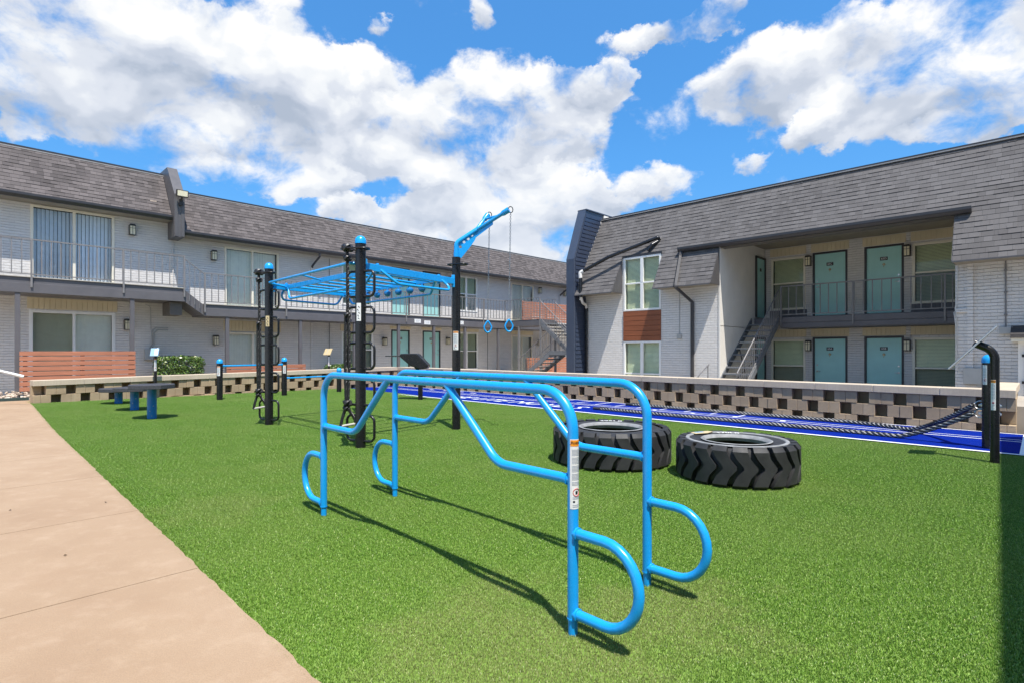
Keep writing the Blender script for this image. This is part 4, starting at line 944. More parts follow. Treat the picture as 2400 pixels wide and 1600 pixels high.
# ------------------------------------------------------------------ planter and rail at the far left
pl = thing('planter_edging', 'dark green timber edging at the end of the path', 'edging', tuple(LF(-16,-2.0,.09)), LANG)
mb = MB(); mb.box(0, -.04, -.05, 3.0, .02, .10); mb.build('board', 'edge_green', pl, bevel=.006)
mb = MB(); mb.box(3.02, -.05, -.05, 4.2, .06, .07); mb.build('kerb', 'tread_tan', pl, bevel=.01)
mb = MB(); rr = random.Random(4)
for k in range(260):
    x, y = rr.uniform(-16,-12.9), rr.uniform(-1.95,-1.2); p = LF(x, y, .15+rr.uniform(0,.06)+.10*max(0, (y+1.95)/.75)); s_ = rr.uniform(.03,.075)
    mb.M = Matrix.Translation(p) @ Matrix.Rotation(rr.uniform(0,6), 4, 'Z') @ Matrix.Rotation(rr.uniform(0,1), 4, 'X') @ Matrix.Diagonal((s_, s_*.8, s_*.55, 1))
    mb.add([(-1,0,0),(0,-1,0),(1,0,0),(0,1,0),(.6,.6,.5),(-.6,.6,.5),(-.5,-.6,.6),(.6,-.5,.6),(0,0,1),(0,0,-1)], [(0,1,6),(1,2,7),(2,3,4),(3,0,5),(6,1,7),(7,2,4),(4,3,5),(5,0,6),(6,7,8),(7,4,8),(4,5,8),(5,6,8),(0,9,1),(1,9,2),(2,9,3),(3,9,0)])
mb.M = None; gr = mb.build('gravel', 'pebble', None, True); tag(gr, 'pale tan river stones behind the green edging', 'gravel', kind='stuff')
hl = thing('handrail', 'white sloping handrail with thin dark leg at the left edge of the picture', 'handrail', (-12.15,12.55,.1))
mb = MB(); mb.tube([(-1.2,-.6,1.36),(-.2,0,.96),(.48,.4,.69)], .03, 8, radii=[.022,.022,.038]); mb.build('rail', 'label_white', hl, True)
mb = MB(); mb.tube([(.12,.1,.10),(-.1,.0,.9)], .010, 6); mb.build('post', 'door_trim', hl)

# ------------------------------------------------------------------ dip bars (two blue tube frames)
def curved_patch(mb, cx, cy, r, a0, a1, z0, z1, n=8):
    vs = []; fs = []
    for i in range(n+1):
        a = a0+(a1-a0)*i/n; vs += [(cx+r*math.cos(a), cy+r*math.sin(a), z0), (cx+r*math.cos(a), cy+r*math.sin(a), z1)]
    for i in range(n): fs.append((2*i, 2*i+2, 2*i+3, 2*i+1))
    mb.add(vs, fs)
def curved_text(mb, s_, size, r, ac, z, bold=0, sx=1):
    vs, fs = text_bm(s_, size, 0, 0, bold); mb.add([(r*math.cos(ac+v.x*sx/r), r*math.sin(ac+v.x*sx/r), z+v.y) for v in vs], fs)
def warn_label(par, cx, cy, r, ac, z0, z1, span, head=True, cream=False):
    mb = MB(); mb.M = Matrix.Translation((cx,cy,0)); hs_ = span/2/r
    mb.cur = 0; curved_patch(mb, 0, 0, r+.0012, ac-hs_, ac+hs_, z0, z1)
    ht = (z1-z0)*.088
    if head:
        mb.cur = 1; curved_patch(mb, 0, 0, r+.0020, ac-hs_*.92, ac+hs_*.92, z1-ht-.004, z1-.004)
        mb.cur = 3; curved_text(mb, 'WARNING', ht*.62, r+.0026, ac+hs_*.18, z1-ht*.5-.004, .0004, .8)
        tx = -hs_*.70; tr = ht*.36
        mb.add([((r+.0026)*math.cos(ac+tx+dx_/r), (r+.0026)*math.sin(ac+tx+dx_/r), z1-ht*.5-.004+dz_) for dx_, dz_ in ((-tr,-tr*.8),(tr,-tr*.8),(0,tr))], [(0,1,2)])
    mb.cur = 2; z = z1-ht-.02; rr = random.Random(9); g = 0
    zend = z0+(z1-z0)*.34
    while z > zend:
        a1 = hs_*(.82 if g % 6 else .55)*rr.uniform(.85,1); curved_patch(mb, 0, 0, r+.0020, ac-hs_*.70, ac+a1, z-.0032, z, 6); z -= .0068; g += 1
        if g % 5 == 0: z -= .006
    zc = z0+(z1-z0)*.24; mb.cur = 4; q = .018 if span > .05 else .011
    pts = [(ac+math.cos(k*math.pi/8)*q/r, zc+math.sin(k*math.pi/8)*q) for k in range(16)]
    mb.tube([((r+.002)*math.cos(a), (r+.002)*math.sin(a), z) for a, z in pts], .0016, 5, True)
    mb.cur = 3; curved_patch(mb, 0, 0, r+.0022, ac-.006/r, ac+.006/r, zc-.009, zc+.007, 3)
    mb.cur = 2
    for k, zz in enumerate((.17,.15,.06,.035)): curved_patch(mb, 0, 0, r+.0020, ac-hs_*.6, ac+hs_*(.6-.1*k), z0+(z1-z0)*zz-.002, z0+(z1-z0)*zz+.002, 5)
    mb.cur = 3; curved_patch(mb, 0, 0, r+.0021, ac-hs_*.55, ac-hs_*.25, z0+(z1-z0)*.095, z0+(z1-z0)*.12, 3)
    return mb.build('warning_label', ['label_white' if not cream else 'label_cream', 'label_orange', 'label_grey', 'label_black', 'label_red'], par)
def dip_bar(label, A, B, with_label):
    A = Vector(A); B = Vector(B); d = (B-A); ln = d.length; ang = math.atan2(d.y, d.x)
    t_ = thing('dip_bar', label, 'exercise bar', (A.x, A.y, 0), ang, 'blue dip bars'); R_ = .0275; H_ = 1.20
    mb = MB(); mb.tube(fillet([(0,0,.07),(0,0,H_),(ln,0,H_),(ln,0,.07)], .20, 12), R_, 20); mb.build('rail_tube', 'blue_paint', t_, True)
    for x in (0, ln):
        mb = MB(); mb.tube([(x,0,-.05),(x,0,.085)], R_-.004, 20); mb.tube([(x,0,.066),(x,0,.074)], R_+.002, 20); mb.build('sleeve', 'blue_paint', t_, True)
    for s_ in (0, 1):
        X = (lambda x: x) if s_ == 0 else (lambda x: ln-x)
        mb = MB(); mb.tube(fillet([(X(.0),0,.76),(X(.55),0,.76),(X(1.03),0,1.20)], .20, 9), R_*.93, 18)
        mb.tube([(X(.027),0,.76),(X(.036),0,.76)], R_+.004, 18); mb.build('brace', 'blue_paint', t_, True)
        pts = [(X(0),0,.497)]+[(X(-.19+.0-math.sin(k*math.pi/14)*.19), 0, .2965+math.cos(k*math.pi/14)*.2005) for k in range(15)]+[(X(0),0,.096)]
        mb = MB(); mb.tube(pts, R_*.93, 18)
        for z in (.497,.096): mb.tube([(X(-.026),0,z),(X(-.036),0,z)], R_+.004, 18)
        mb.build('loop_handle', 'blue_paint', t_, True)
    if with_label:
        # label faces back towards the yard entrance
        v = (Vector((.53,-.85))).normalized(); ac = math.atan2(v.y, v.x)-ang; warn_label(t_, 0, 0, R_, ac, .62, .965, .066)
    return t_
dip_bar('nearer blue tube dip bar with a white warning label on its front post', (.304,2.703), (-1.616,4.652), True)
dip_bar('farther blue tube dip bar without a label, standing before the two tyres', (.817,3.275), (-1.139,5.273), False)

# ------------------------------------------------------------------ tyres
def tyre(label, P, R_, h, rin, nl, text, rot=0, band=False, slant=.55):
    t_ = thing('tractor_tyre', label, 'tyre', P, rot, 'big tyres on the turf'); Rb = R_-.055*R_/.65
    prof = [(rin+.02,.06),(rin,.02),(rin+.01,.0),(rin+.06,.0),(Rb-.10,.0),(Rb-.02,.03),(Rb,.07),(Rb+.004,h/2),(Rb,h-.07),(Rb-.02,h-.03),(Rb-.10,h+.004),(rin+.08,h-.010),(rin+.03,h-.014),(rin+.0,h-.03),(rin+.02,h-.07),(rin+.12,h-.10),(Rb-.06,h-.12),(Rb-.05,h/2),(Rb-.06,.12),(rin+.12,.10),(rin+.02,.06)]
    mb = MB(); mb.lathe(prof, 72); mb.build('carcass', 'black_rubber', t_, True)
    rr = random.Random(8); mb = MB(); pitch = 2*math.pi/nl
    for k in range(nl):
        # one lug: a chevron bar across the tread, wrapping over both shoulders
        a0 = k*pitch; rows = []
        sect = [(0.0,.06,.75),(.08,.06,1),(.28,-.14,1),(.47,-.52,1),(.54,-.52,1),(.74,-.14,1),(.92,.06,1),(1.0,.06,.75)]
        def rowp(f, off, top=True):
            th = a0+(-off if True else off)*pitch*slant*1.3
            return th
        L_, Rr = [], []
        for f, off, rf in sect:
            th = a0-off*pitch*slant*1.6; hw = pitch*.335*(1.0 if .2 < f < .8 else 1.06)
            zz = f*h; rad_ = R_ if 0 < f < 1 else R_-.035
            L_.append((th-hw, zz, rad_)); Rr.append((th+hw, zz, rad_))
        shoulder = [(.0, R_-.13), (1.0, R_-.13)]
        vs = []; fs = []; ns = 4
        for (la, zz, ra), (ra_, _, _) in zip(L_, Rr):
            for q in range(ns+1):
                a = la+(ra_-la)*q/ns; vs.append((ra*math.cos(a), ra*math.sin(a), zz+(.012 if zz >= h else (-.0 if zz > 0 else .002))))
            for q in range(ns+1):
                a = la+(ra_-la)*q/ns; r0 = Rb-.03; vs.append((r0*math.cos(a), r0*math.sin(a), min(max(zz, .02), h-.02)))
        m_ = 2*(ns+1)
        for i in range(len(L_)-1):
            for q in range(ns): fs.append((i*m_+q, i*m_+q+1, (i+1)*m_+q+1, (i+1)*m_+q))
            fs.append((i*m_, (i+1)*m_, (i+1)*m_+ns+1, i*m_+ns+1)); fs.append((i*m_+ns, i*m_+2*ns+1, (i+1)*m_+2*ns+1, (i+1)*m_+ns))
        mb.add(vs, fs)
        # shoulder wedge on the upper side wall
        la, ra_ = L_[-1][0], Rr[-1][0]; vs = []
        for q in range(ns+1):
            a = la+(ra_-la)*q/ns; vs += [((R_-.035)*math.cos(a),(R_-.035)*math.sin(a),h+.012), ((R_-.105)*math.cos(a),(R_-.105)*math.sin(a),h+.006), ((R_-.035)*math.cos(a),(R_-.035)*math.sin(a),h-.05)]
        fs = []
        for q in range(ns): fs += [(3*q,3*q+3,3*q+4,3*q+1), (3*q,3*q+2,3*q+5,3*q+3)]
        fs += [(0,1,2), (3*ns,3*ns+2,3*ns+1)]; mb.add(vs, fs)
    mb.build('tread', 'black_rubber', t_, True, ang=25)
    mb = MB(); mb.lathe([(rin+.042,h+.002),(rin+.030,h+.008),(rin+.012,h+.0),(rin-.004,h-.03),(rin+.014,h-.068)], 64)
    mb.build('bead', 'bead_grey', t_, True)
    if band:
        mb = MB(); mb.lathe([(R_-.106,h+.004),(R_-.110,h+.011),(R_-.142,h+.012),(R_-.150,h+.003)], 72); mb.build('side_band', 'bead_grey', t_, True)
    mb = MB(); vs, fs = text_bm(text, .105*R_/.65, 0, 0, .003); rt_ = (rin+.042+R_-.15)/2
    def bend(v, base): a = base-v.x/rt_; return ((rt_+v.y)*math.cos(a), (rt_+v.y)*math.sin(a), h+.012)
    mb.add([bend(v, rad(80)-rot) for v in vs], fs); mb.build('lettering', 'label_white', t_)
    if band:
        mb = MB(); a = rad(118)-rot
        mb.M = Matrix.Translation((math.cos(a)*(rt_+.06), math.sin(a)*(rt_+.06), h+.013)) @ Matrix.Rotation(a-rad(90), 4, 'Z')
        mb.prism([(-.16,-.05),(.02,-.075),(.17,-.02),(.15,.05),(-.12,.06)], 0, .003, 'z'); mb.cur = 1; mb.prism([(-.10,.0),(.02,-.02),(.05,.035),(-.08,.045)], .0035, .005, 'z'); mb.build('sticker', ['label_cream', 'label_blue'], t_)
    return t_
tyre('larger worn tractor tyre lying flat behind the blue bars, left of the other', (1.278,6.98,0), .745, .43, .375, 24, '395LB', 0, False)
tyre('smaller tractor tyre with grey ring and sticker lying flat at right', (2.518,6.09,0), .647, .41, .335, 20, '170LB', 0, True)

# ------------------------------------------------------------------ climbing frame with four tall posts
T1 = Vector((-4.65,10.369,0)); TT2 = Vector((-2.216,7.931,0)); TC = Vector((-1.005,9.772,0)); T4 = T1+(TC-TT2)
CF = thing('climbing_frame', 'tall black and blue climbing rig with overhead ladder, grip posts and crane arm', 'climbing frame', tuple(TT2))
ZB = 2.64
def rel(p, z=0): q = Vector(p)-TT2; return Vector((q.x, q.y, z))
def post(P, h, grips, collar, cap=True, gdir=(.909,-.41)):
    q = rel(P); mb = MB(); mb.cyl(q.x, q.y, -.05, h-.06 if cap else h, .075, 24); p = mb.build('post', 'black_paint', CF, True)
    if cap:
        mb = MB(); mb.lathe([(.081,-.03),(.081,.01),(.074,.045),(.05,.075),(.02,.088),(0,.09)], 24, (q.x,q.y,h-.06)); mb.build('cap', 'blue_paint', p, True)
    g = Vector((gdir[0], gdir[1], 0))
    if grips:
        for i in range(5):
            z0 = .09+.525*i
            for s_ in (1, -1):
                a = q+g*(s_*.06)+Vector((0,0,z0)); b_ = q+g*(s_*.25)+Vector((0,0,z0)); mb = MB()
                mb.tube(fillet([a, b_, b_+Vector((0,0,.37)), a+Vector((0,0,.37))], .085, 7), .019, 10)
                for zz in (0, .37): mb.tube([q+g*(s_*.072)+Vector((0,0,z0+zz)), q+g*(s_*.084)+Vector((0,0,z0+zz))], .022, 10)
                mb.build('grip', 'black_paint', p, True)
    return p
def loop_collar(p, P, z, u, a0, a1, w_=.085):
    # oblong ring of round bar round the post
    q = rel(P, z); u = Vector((u[0], u[1], 0)).normalized(); n = Vector((-u.y, u.x, 0)); pts = []
    for k in range(12): a = -math.pi/2+math.pi*k/11; pts.append(q+u*(a1-w_+math.cos(a)*w_)+n*(math.sin(a)*w_))
    for k in range(12): a = math.pi/2+math.pi*k/11; pts.append(q+u*(-a0+w_+math.cos(a)*w_)+n*(math.sin(a)*w_))
    mb = MB(); mb.tube(pts, .014, 8, True); mb.build('collar', 'black_paint', p, True)
p1 = post(T1, 3.05, True, True); p2 = post(TT2, 3.05, True, True); pc = post(TC, 3.08, False, True, False); p4 = post(T4, 2.82, False, False)
for p, P in ((p1, T1), (p2, TT2)): loop_collar(p, P, 2.89, (-1,.1), .13, .29)
loop_collar(pc, TC, 2.95, (1,-.35), .16, .22)
warn = [(p1, T1, 1.86, 2.06, .075, True), (p2, TT2, 1.83, 2.09, .075, False)]
for p, P, z0, z1, sp_, cr in warn:
    q = rel(P); ac = math.atan2(-P.y, -P.x)-rad(22); mb = MB(); mb.M = Matrix.Translation((q.x,q.y,0)); hs_ = .45
    curved_patch(mb, 0, 0, .0765, ac-hs_, ac+hs_, z0, z1); mb.cur = 1
    for k, (da, dz_, s_) in enumerate(((.1,.78,.02), (-.12,.62,.018), (.12,.46,.018), (-.05,.30,.02), (.05,.14,.016))):
        zc = z0+(z1-z0)*dz_; curved_patch(mb, 0, 0, .0775, ac+da-.16, ac+da+.05, zc-s_*.3, zc+s_*.5, 3); curved_patch(mb, 0, 0, .0775, ac+da-.02, ac+da+.16, zc-s_*.8, zc-s_*.4, 3)
    mb.build('instruction_label', ['label_cream' if cr else 'label_white', 'label_black'], p)
q = rel(TC); ac = math.atan2(-TC.y, -TC.x)-rad(10)
mbw = warn_label(pc, q.x, q.y, .075, ac, 1.42, 1.75, .10)
def bar(a, b_, hw=.03, hh=.05):
    a = Vector(a); b_ = Vector(b_); d = (b_-a).normalized(); n = Vector((-d.y, d.x, 0)).normalized(); up = Vector((0,0,1)); mb = MB()
    vs = [p+n*(s1*hw)+up*(s2*hh) for p in (a, b_) for s1, s2 in ((-1,-1),(1,-1),(1,1),(-1,1))]
    mb.add(vs, [(3,2,1,0),(4,5,6,7),(0,1,5,4),(1,2,6,5),(2,3,7,6),(3,0,4,7)]); return mb
K1, K2 = .16, .80
for a, b_ in ((TT2, TC), (T1, T4)):
    u = (b_-a).normalized(); mb = bar(rel(a+u*.075, ZB), rel(b_-u*.075, ZB), .03, .055)
    for e in (a+u*.085, b_-u*.085): 
        e2 = rel(e, ZB); mb.box(e2.x-.03, e2.y-.03, ZB-.11, e2.x+.03, e2.y+.03, ZB+.11)
    mb.build('beam', 'blue_paint', CF, bevel=.006)
def lp(s_, k, z=ZB):      # s along T2->T1, k along T2->C
    return rel(TT2+(T1-TT2)*s_+(TC-TT2)*k, z)
for k in (K1, K2):
    mb = bar(lp(.008, k), lp(.992, k), .022, .042)
    for s_ in (0.012, .988): e = lp(s_, k); mb.tube([e+Vector((0,0,-.08)), e+Vector((0,0,.085))], .026, 10)
    mb.build('ladder_rail', 'blue_paint', CF, bevel=.005)
for i in range(8):
    s_ = .09+.82*i/7; mb = MB(); mb.tube([lp(s_, K1, ZB-.01), lp(s_, K2, ZB-.01)], .019, 12); mb.build('rung', 'blue_paint', CF, True)
# tubes hanging below the rails and the beams
def hang(a, b_, a2, b2): mb = MB(); mb.tube(fillet([a, a2, b2, b_], .12, 8), .021, 12); mb.build('hoop_tube', 'blue_paint', CF, True)
hang(lp(0,K1,ZB), lp(0,K2,ZB), lp(-.055,K1+.12,ZB-.22), lp(-.055,K2+.10,ZB-.20))
hang(lp(1,K1,ZB), lp(1,K2,ZB), lp(1.03,K1-.05,ZB-.24), lp(1.03,K2-.05,ZB-.24))
hang(lp(.04,K1,ZB), lp(.96,K1,ZB), lp(.10,K1-.02,ZB-.22), lp(.92,K1-.02,ZB-.24))
hang(lp(.04,K2,ZB), lp(.96,K2,ZB), lp(.10,K2+.03,ZB-.23), lp(.92,K2+.03,ZB-.24))
mb = MB(); mb.tube(fillet([lp(.98,K1,ZB), lp(.96,-.03,ZB+.04), lp(.05,-.03,ZB+.06), lp(.03,K1,ZB+.02)], .10, 6), .022, 12)
mb.tube([lp(.55,-.03,ZB+.05), lp(.55,K1,ZB)], .016, 8); mb.build('side_tube', 'blue_paint', CF, True)
for i in range(6):
    s_ = .14+.11*i; e = lp(s_, K2-.02, ZB-.12); mb = MB(); mb.lathe([(0,-.075),(.035,-.068),(.06,-.04),(.068,-.005),(.06,.02),(.02,.04),(.012,.09)], 16, e); mb.build('hand_hold', 'blue_paint_dark', CF, True)
# crane arm
q = rel(TC); AD = Vector((.985,.17,0)).normalized(); AN = Vector((-AD.y, AD.x, 0))
def ap(x, z, n=0): return q+AD*x+AN*n+Vector((0,0,z))
mb = MB(); mb.tube(fillet([ap(0,3.03), ap(0,3.34), ap(.38,3.60)], .12, 8), .042, 18); mb.tube([ap(0,3.06), ap(0,3.17)], .050, 18); arm = mb.build('crane_arm', 'blue_paint', CF, True)
cu = bpy.data.curves.new('gusset_outline', 'CURVE'); cu.dimensions = '2D'; cu.fill_mode = 'BOTH'; cu.extrude = .006
def spline(pts):
    s_ = cu.splines.new('POLY'); s_.points.add(len(pts)-1); s_.use_cyclic_u = True
    for p_, c_ in zip(s_.points, pts): p_.co = (c_[0], c_[1], 0, 1)
spline([(.0,3.07),(.09,3.07),(.24,3.26),(.33,3.39),(.40,3.54),(.38,3.60),(.06,3.42),(.0,3.34)])
for (x, z, r_) in ((.075,3.27,.026), (.14,3.36,.026), (.215,3.42,.026), (.285,3.485,.022)): spline([(x+r_*math.cos(k*math.pi/8), z+r_*math.sin(k*math.pi/8)) for k in range(16)])
go_ = bpy.data.objects.new('gusset_outline', cu); COL.objects.link(go_); dg = bpy.context.evaluated_depsgraph_get(); me = bpy.data.meshes.new_from_object(go_.evaluated_get(dg)); bpy.data.objects.remove(go_)
mb = MB(); mb.add([ap(v.co.x, v.co.y, v.co.z) for v in me.vertices], [tuple(p_.vertices) for p_ in me.polygons]); mb.build('gusset', 'blue_paint', arm)
ER = rel(Vector((-.055,9.62,0)), 3.90); EL = rel(Vector((-.45,10.08,0)), 3.92); J = ap(.36,3.585)
for E in (ER, EL):
    mb = MB(); d = (E-J).normalized(); mb.tube([J-d*.03, J+d*.08, E-d*.16, E-d*.12, E], .03, 16, radii=[.034,.034,.034,.05,.052]); mb.build('fork_arm', 'blue_paint', arm, True)
mb = MB(); mb.tube([J+(EL-J)*.72, J+(ER-J)*.72], .022, 12); mb.build('cross_tube', 'blue_paint', arm, True)
mb = MB(); M1 = J+(ER-J)*.52; M2 = J+(EL-J)*.40; dn = Vector((0,0,-.12)); mb.add([J, M1, M1+dn*.75, J+dn*1.1, J+AN*.012, M1+AN*.012, M1+dn*.75+AN*.012, J+dn*1.1+AN*.012], [(0,1,2,3),(7,6,5,4),(0,4,5,1),(1,5,6,2),(2,6,7,3),(3,7,4,0)]); mb.build('plate', 'blue_paint', arm)
for E in (ER, EL):
    mb = MB(); pts = [E+AD*.03+Vector((0,0,0))+AD*(math.cos(k*math.pi/9)*.042)+Vector((0,0,math.sin(k*math.pi/9)*.055)) for k in range(18)]; mb.tube(pts, .008, 8, True); mb.build('shackle', 'label_black', arm, True)
def chain(mb, top, bot, link=.042):
    n = int((top-bot).length/(link*.78)); d = (bot-top)/n
    for i in range(n):
        c_ = top+d*(i+.5); ax = Vector((1,0,0)) if i % 2 else Vector((0,1,0)); ax = (ax+Vector((.3,.3,0))).normalized(); pts = []
        for k in range(10):
            a = 2*math.pi*k/10; pts.append(c_+ax*(math.cos(a)*.012)+Vector((0,0,math.sin(a)*link*.5)))
        mb.tube(pts, .0042, 5, True)
for E, lab in ((EL,'left hanging blue exercise ring on a chain from the crane arm'), (ER,'right hanging blue exercise ring on a chain from the crane arm tip')):
    wE = E+TT2; t_ = thing('exercise_ring', lab, 'ring', (wE.x, wE.y, 1.76), 0, 'rings hanging from the crane arm')
    mb = MB(); chain(mb, Vector((.03,0,wE.z-1.76-.05)), Vector((0,0,.20))); mb.build('chain', 'chain_steel', t_, True)
    mb = MB(); pts = []
    for k in range(24):
        a = 2*math.pi*k/24; rr_ = .072*(1-.62*max(0, math.sin(a))); pts.append((math.cos(a)*rr_*.94, math.cos(a)*rr_*.25, math.sin(a)*.105+.085))
    mb.tube(pts, .015, 10, True); mb.build('handle', 'blue_paint', t_, True)

# ------------------------------------------------------------------ ropes
def twist(mb, path, r, pitch, strands=3, n=6, alt=False):
    path = [Vector(p) for p in path]; cum = [0]
    for a, b_ in zip(path[:-1], path[1:]): cum.append(cum[-1]+(b_-a).length)
    tot = cum[-1]; N = max(4, int(tot/(pitch/8))); pts = []; j = 0
    for i in range(N+1):
        s_ = tot*i/N
        while j < len(cum)-2 and cum[j+1] < s_: j += 1
        f = (s_-cum[j])/max(1e-6, cum[j+1]-cum[j]); pts.append(path[j].lerp(path[j+1], f))
    for q_ in range(strands*(2 if alt else 1)):
        out = []; nn = None; pale = q_ >= strands; mb.cur = 1 if pale else 0; ph = (q_-strands+.5 if pale else q_)/strands; ro = r*(.66 if pale else .52)
        for i in range(N+1):
            tt = (pts[min(i+1,N)]-pts[max(i-1,0)]).normalized()
            if nn is None: up = Vector((0,0,1)) if abs(tt.z) < .9 else Vector((1,0,0)); nn = (up-tt*up.dot(tt)).normalized()
            nn = (nn-tt*nn.dot(tt)).normalized(); bb = tt.cross(nn); a = 2*math.pi*(ph+tot*i/N/pitch); out.append(pts[i]+nn*(math.cos(a)*ro)+bb*(math.sin(a)*ro))
        mb.tube(out, r*(.25 if pale else .53), 5 if pale else n)
def knot(mb, c_, r):
    c_ = Vector(c_); pts = []
    for k in range(28):
        a = 2*math.pi*k/28; pts.append(c_+Vector(((math.sin(a)+2*math.sin(2*a))*r*.33, (math.cos(a)-2*math.cos(2*a))*r*.33, -math.sin(3*a)*r*.5)))
    mb.tube(pts, r*.42, 7, True)
def climb_rope(label, P, k=1.0):
    t_ = thing('suspension_rope', label, 'rope', (P[0]-.20, P[1]+.01, .0), 0, 'ropes hanging from the grip posts')
    mb = MB(); knot(mb, (0,0,2.90), .07); knot(mb, (0,0,2.75), .05); mb.build('top_knot', 'rope_fibre', t_, True)
    mb = MB(); twist(mb, [(0,0,2.9),(.01,0,2.2),(.005,0,1.9)], .025, .10)
    twist(mb, [(-.022,0,1.92),(-.03,.01,1.2),(-.015,.0,.62)], .024, .10); twist(mb, [(.024,0,1.92),(.03,.0,1.2),(.012,.0,.62)], .024, .10)
    twist(mb, [(-.02,0,.68),(-.03,0,.55),(-.07,-.02,.40),(-.09,-.02,.30)], .024, .08); twist(mb, [(.02,0,.68),(.02,0,.55),(.10,.02,.42),(.13,.02,.33)], .024, .08); mb.build('rope', 'rope_fibre', t_, True)
    mb = MB(); knot(mb, (0,0,1.92), .042); knot(mb, (0,0,.64), .055); knot(mb, (-.012,0,.56), .045); mb.build('knot', 'rope_fibre', t_, True)
    mb = MB(); mb.tube([(-.10,-.02,.30),(.14,.02,.34)], .019, 12); mb.build('grip_bar', 'handle_grey', t_, True)
climb_rope('black twisted rope with grip bar hanging from the nearer tall post', TT2); climb_rope('black twisted rope with grip bar hanging from the farther left post', T1)
# battle ropes
AN1 = RX*-.54+RY*10.36
for dk, lab, far in ((10.66,'nearer black twisted battle rope lying doubled along the blue track',0), (12.08,'farther black twisted battle rope lying doubled beside the block wall',1)):
    base = RX*-4.0+RY*dk; t_ = thing('battle_rope', lab, 'rope', (base.x, base.y, .0), RANG, 'battle ropes on the track'); az_ = Vector((-.54+4.0, 10.36-dk, 0))
    zr = .50 if not far else .62
    for i, (o_, xe) in enumerate(((-.055,-3.60), (.06,-3.50))):
        pts = [(xe, o_+.04, .035), (xe+1.5, o_-.01, .035), (-.4, o_+.015, .035), (1.1, o_-.0, .036)]
        for k in range(1, 25):
            f = k/24; x = 1.1+(az_.x-.16-1.1)*f; y = o_*(1-f)+(az_.y+.03*(1-2*i))*(f**2.2)+0; z = .036+(zr-.036)*(max(0, f-.56)/.44)**1.35; pts.append((x, y, z))
        mb = MB(); twist(mb, pts, .036, .25, 3, 6, True); r_ = mb.build('strand', ['rope_fibre', 'rope_glint'], t_, True)
        mb = MB(); mb.tube([(xe-.06, o_+.04, .036), (xe+.16, o_+.035, .036)], .037, 10); mb.build('grip_sleeve', 'black_rubber', r_, True)
    mb = MB(); c_ = az_+Vector((-.09,0,zr)); mb.tube([c_+Vector((math.cos(k*math.pi/9)*.062, math.sin(k*math.pi/9)*.02, math.sin(k*math.pi/9)*.058)) for k in range(18)], .009, 8, True); mb.build('anchor_ring', 'steel', t_, True)
ap_ = thing('anchor_post', 'black post with blue cap anchoring the battle ropes', 'post', tuple(AN1), RANG)
mb = MB(); mb.cyl(0, 0, -.05, 1.26, .075, 24); mb.build('post', 'black_paint', ap_, True)
mb = MB(); mb.lathe([(.081,-.03),(.081,.01),(.074,.045),(.05,.075),(.02,.088),(0,.09)], 24, (0,0,1.26)); mb.build('cap', 'blue_paint', ap_, True)
mb = MB()
for z in (.50,.62): mb.tube([(-.11,0,z),(.14,0,z)], .016, 8); mb.tube([(.10,0,z),(.125,0,z)], .03, 6); mb.tube([(-.085,0,z),(-.07,0,z)], .03, 6)
mb.build('bolt', 'steel', ap_, True)
warn_label(ap_, 0, 0, .075, math.atan2(-7.79,-6.85)-RANG-rad(35), .92, 1.20, .06, False)
# bent sign post in front of it
P = Vector((6.085,6.83,0)); v = Vector((.665,.747,0)); side = Vector((-.747,.665,0))
sgp = thing('sign_post', 'black bent tube sign post with tilted panel seen edge-on at right', 'sign', tuple(P))
mb = MB(); mb.tube(fillet([Vector((0,0,-.05)), Vector((0,0,1.40)), side*.20+Vector((0,0,1.50))], .17, 12), .048, 20); mb.build('post', 'black_paint', sgp, True)
a = Vector((side.x*-.03, side.y*-.03, 1.70)); b_ = side*.44+Vector((0,0,1.16)); nrm = (b_-a).cross(v).normalized(); nrm = nrm if nrm.z > 0 else -nrm
mb = MB(); hw = v*.19; mb.add([a-hw, a+hw, b_+hw, b_-hw, a-hw+nrm*.022, a+hw+nrm*.022, b_+hw+nrm*.022, b_-hw+nrm*.022], [(0,1,2,3),(7,6,5,4),(0,4,5,1),(1,5,6,2),(2,6,7,3),(3,7,4,0)]); mb.build('panel', 'steel', sgp, bevel=.003)
mb = MB(); mb.add([a-hw*.9+nrm*.0235, a+hw*.9+nrm*.0235, b_+hw*.9+nrm*.0235, b_-hw*.9+nrm*.0235], [(0,1,2,3)]); mb.build('sign_face', 'sign_face', sgp)
warn_label(sgp, 0, 0, .048, math.atan2(-P.y,-P.x)-rad(18), .66, 1.04, .05)

# ------------------------------------------------------------------ step platforms
def platform(label, P, h, sx, sy, rz, lw):
    t_ = thing('step_platform', label, 'step', (P[0], P[1], gz(P[0], P[1])), rz, 'black topped steps on blue legs'); c_ = .24
    mb = MB(); hx, hy = sx/2, sy/2
    mb.prism([(-hx+c_,-hy),(hx-c_,-hy),(hx,-hy+c_),(hx,hy-c_),(hx-c_,hy),(-hx+c_,hy),(-hx,hy-c_),(-hx,-hy+c_)], h-.085, h, 'z'); mb.build('top', 'platform_rubber', t_, bevel=.008)
    mb = MB(); mb.cyl(0, 0, -.05, h-.086, lw/2, 24); mb.build('leg', 'blue_paint_dark', t_, True)
    mb = MB()
    for sx_, z in ((-.2,.16), (.15,.26), (.0,.06)):
        mb = MB(); mb.tube([(sx_*lw, -lw/2+.01, z), (sx_*lw, -lw/2-.008, z)], .008, 8); mb.build('bolt', 'steel', t_)
platform('tallest black topped step on a blue leg, nearest the grip posts', (-7.43,11.18), .70, .80, .80, rad(33), .172)
platform('middle-height black topped step on a blue leg', (-8.68,12.46), .52, .80, .80, rad(33), .172)
platform('lowest black topped step on a blue leg, next to the low wall', (-9.93,13.68), .38, .80, .80, rad(33), .172)

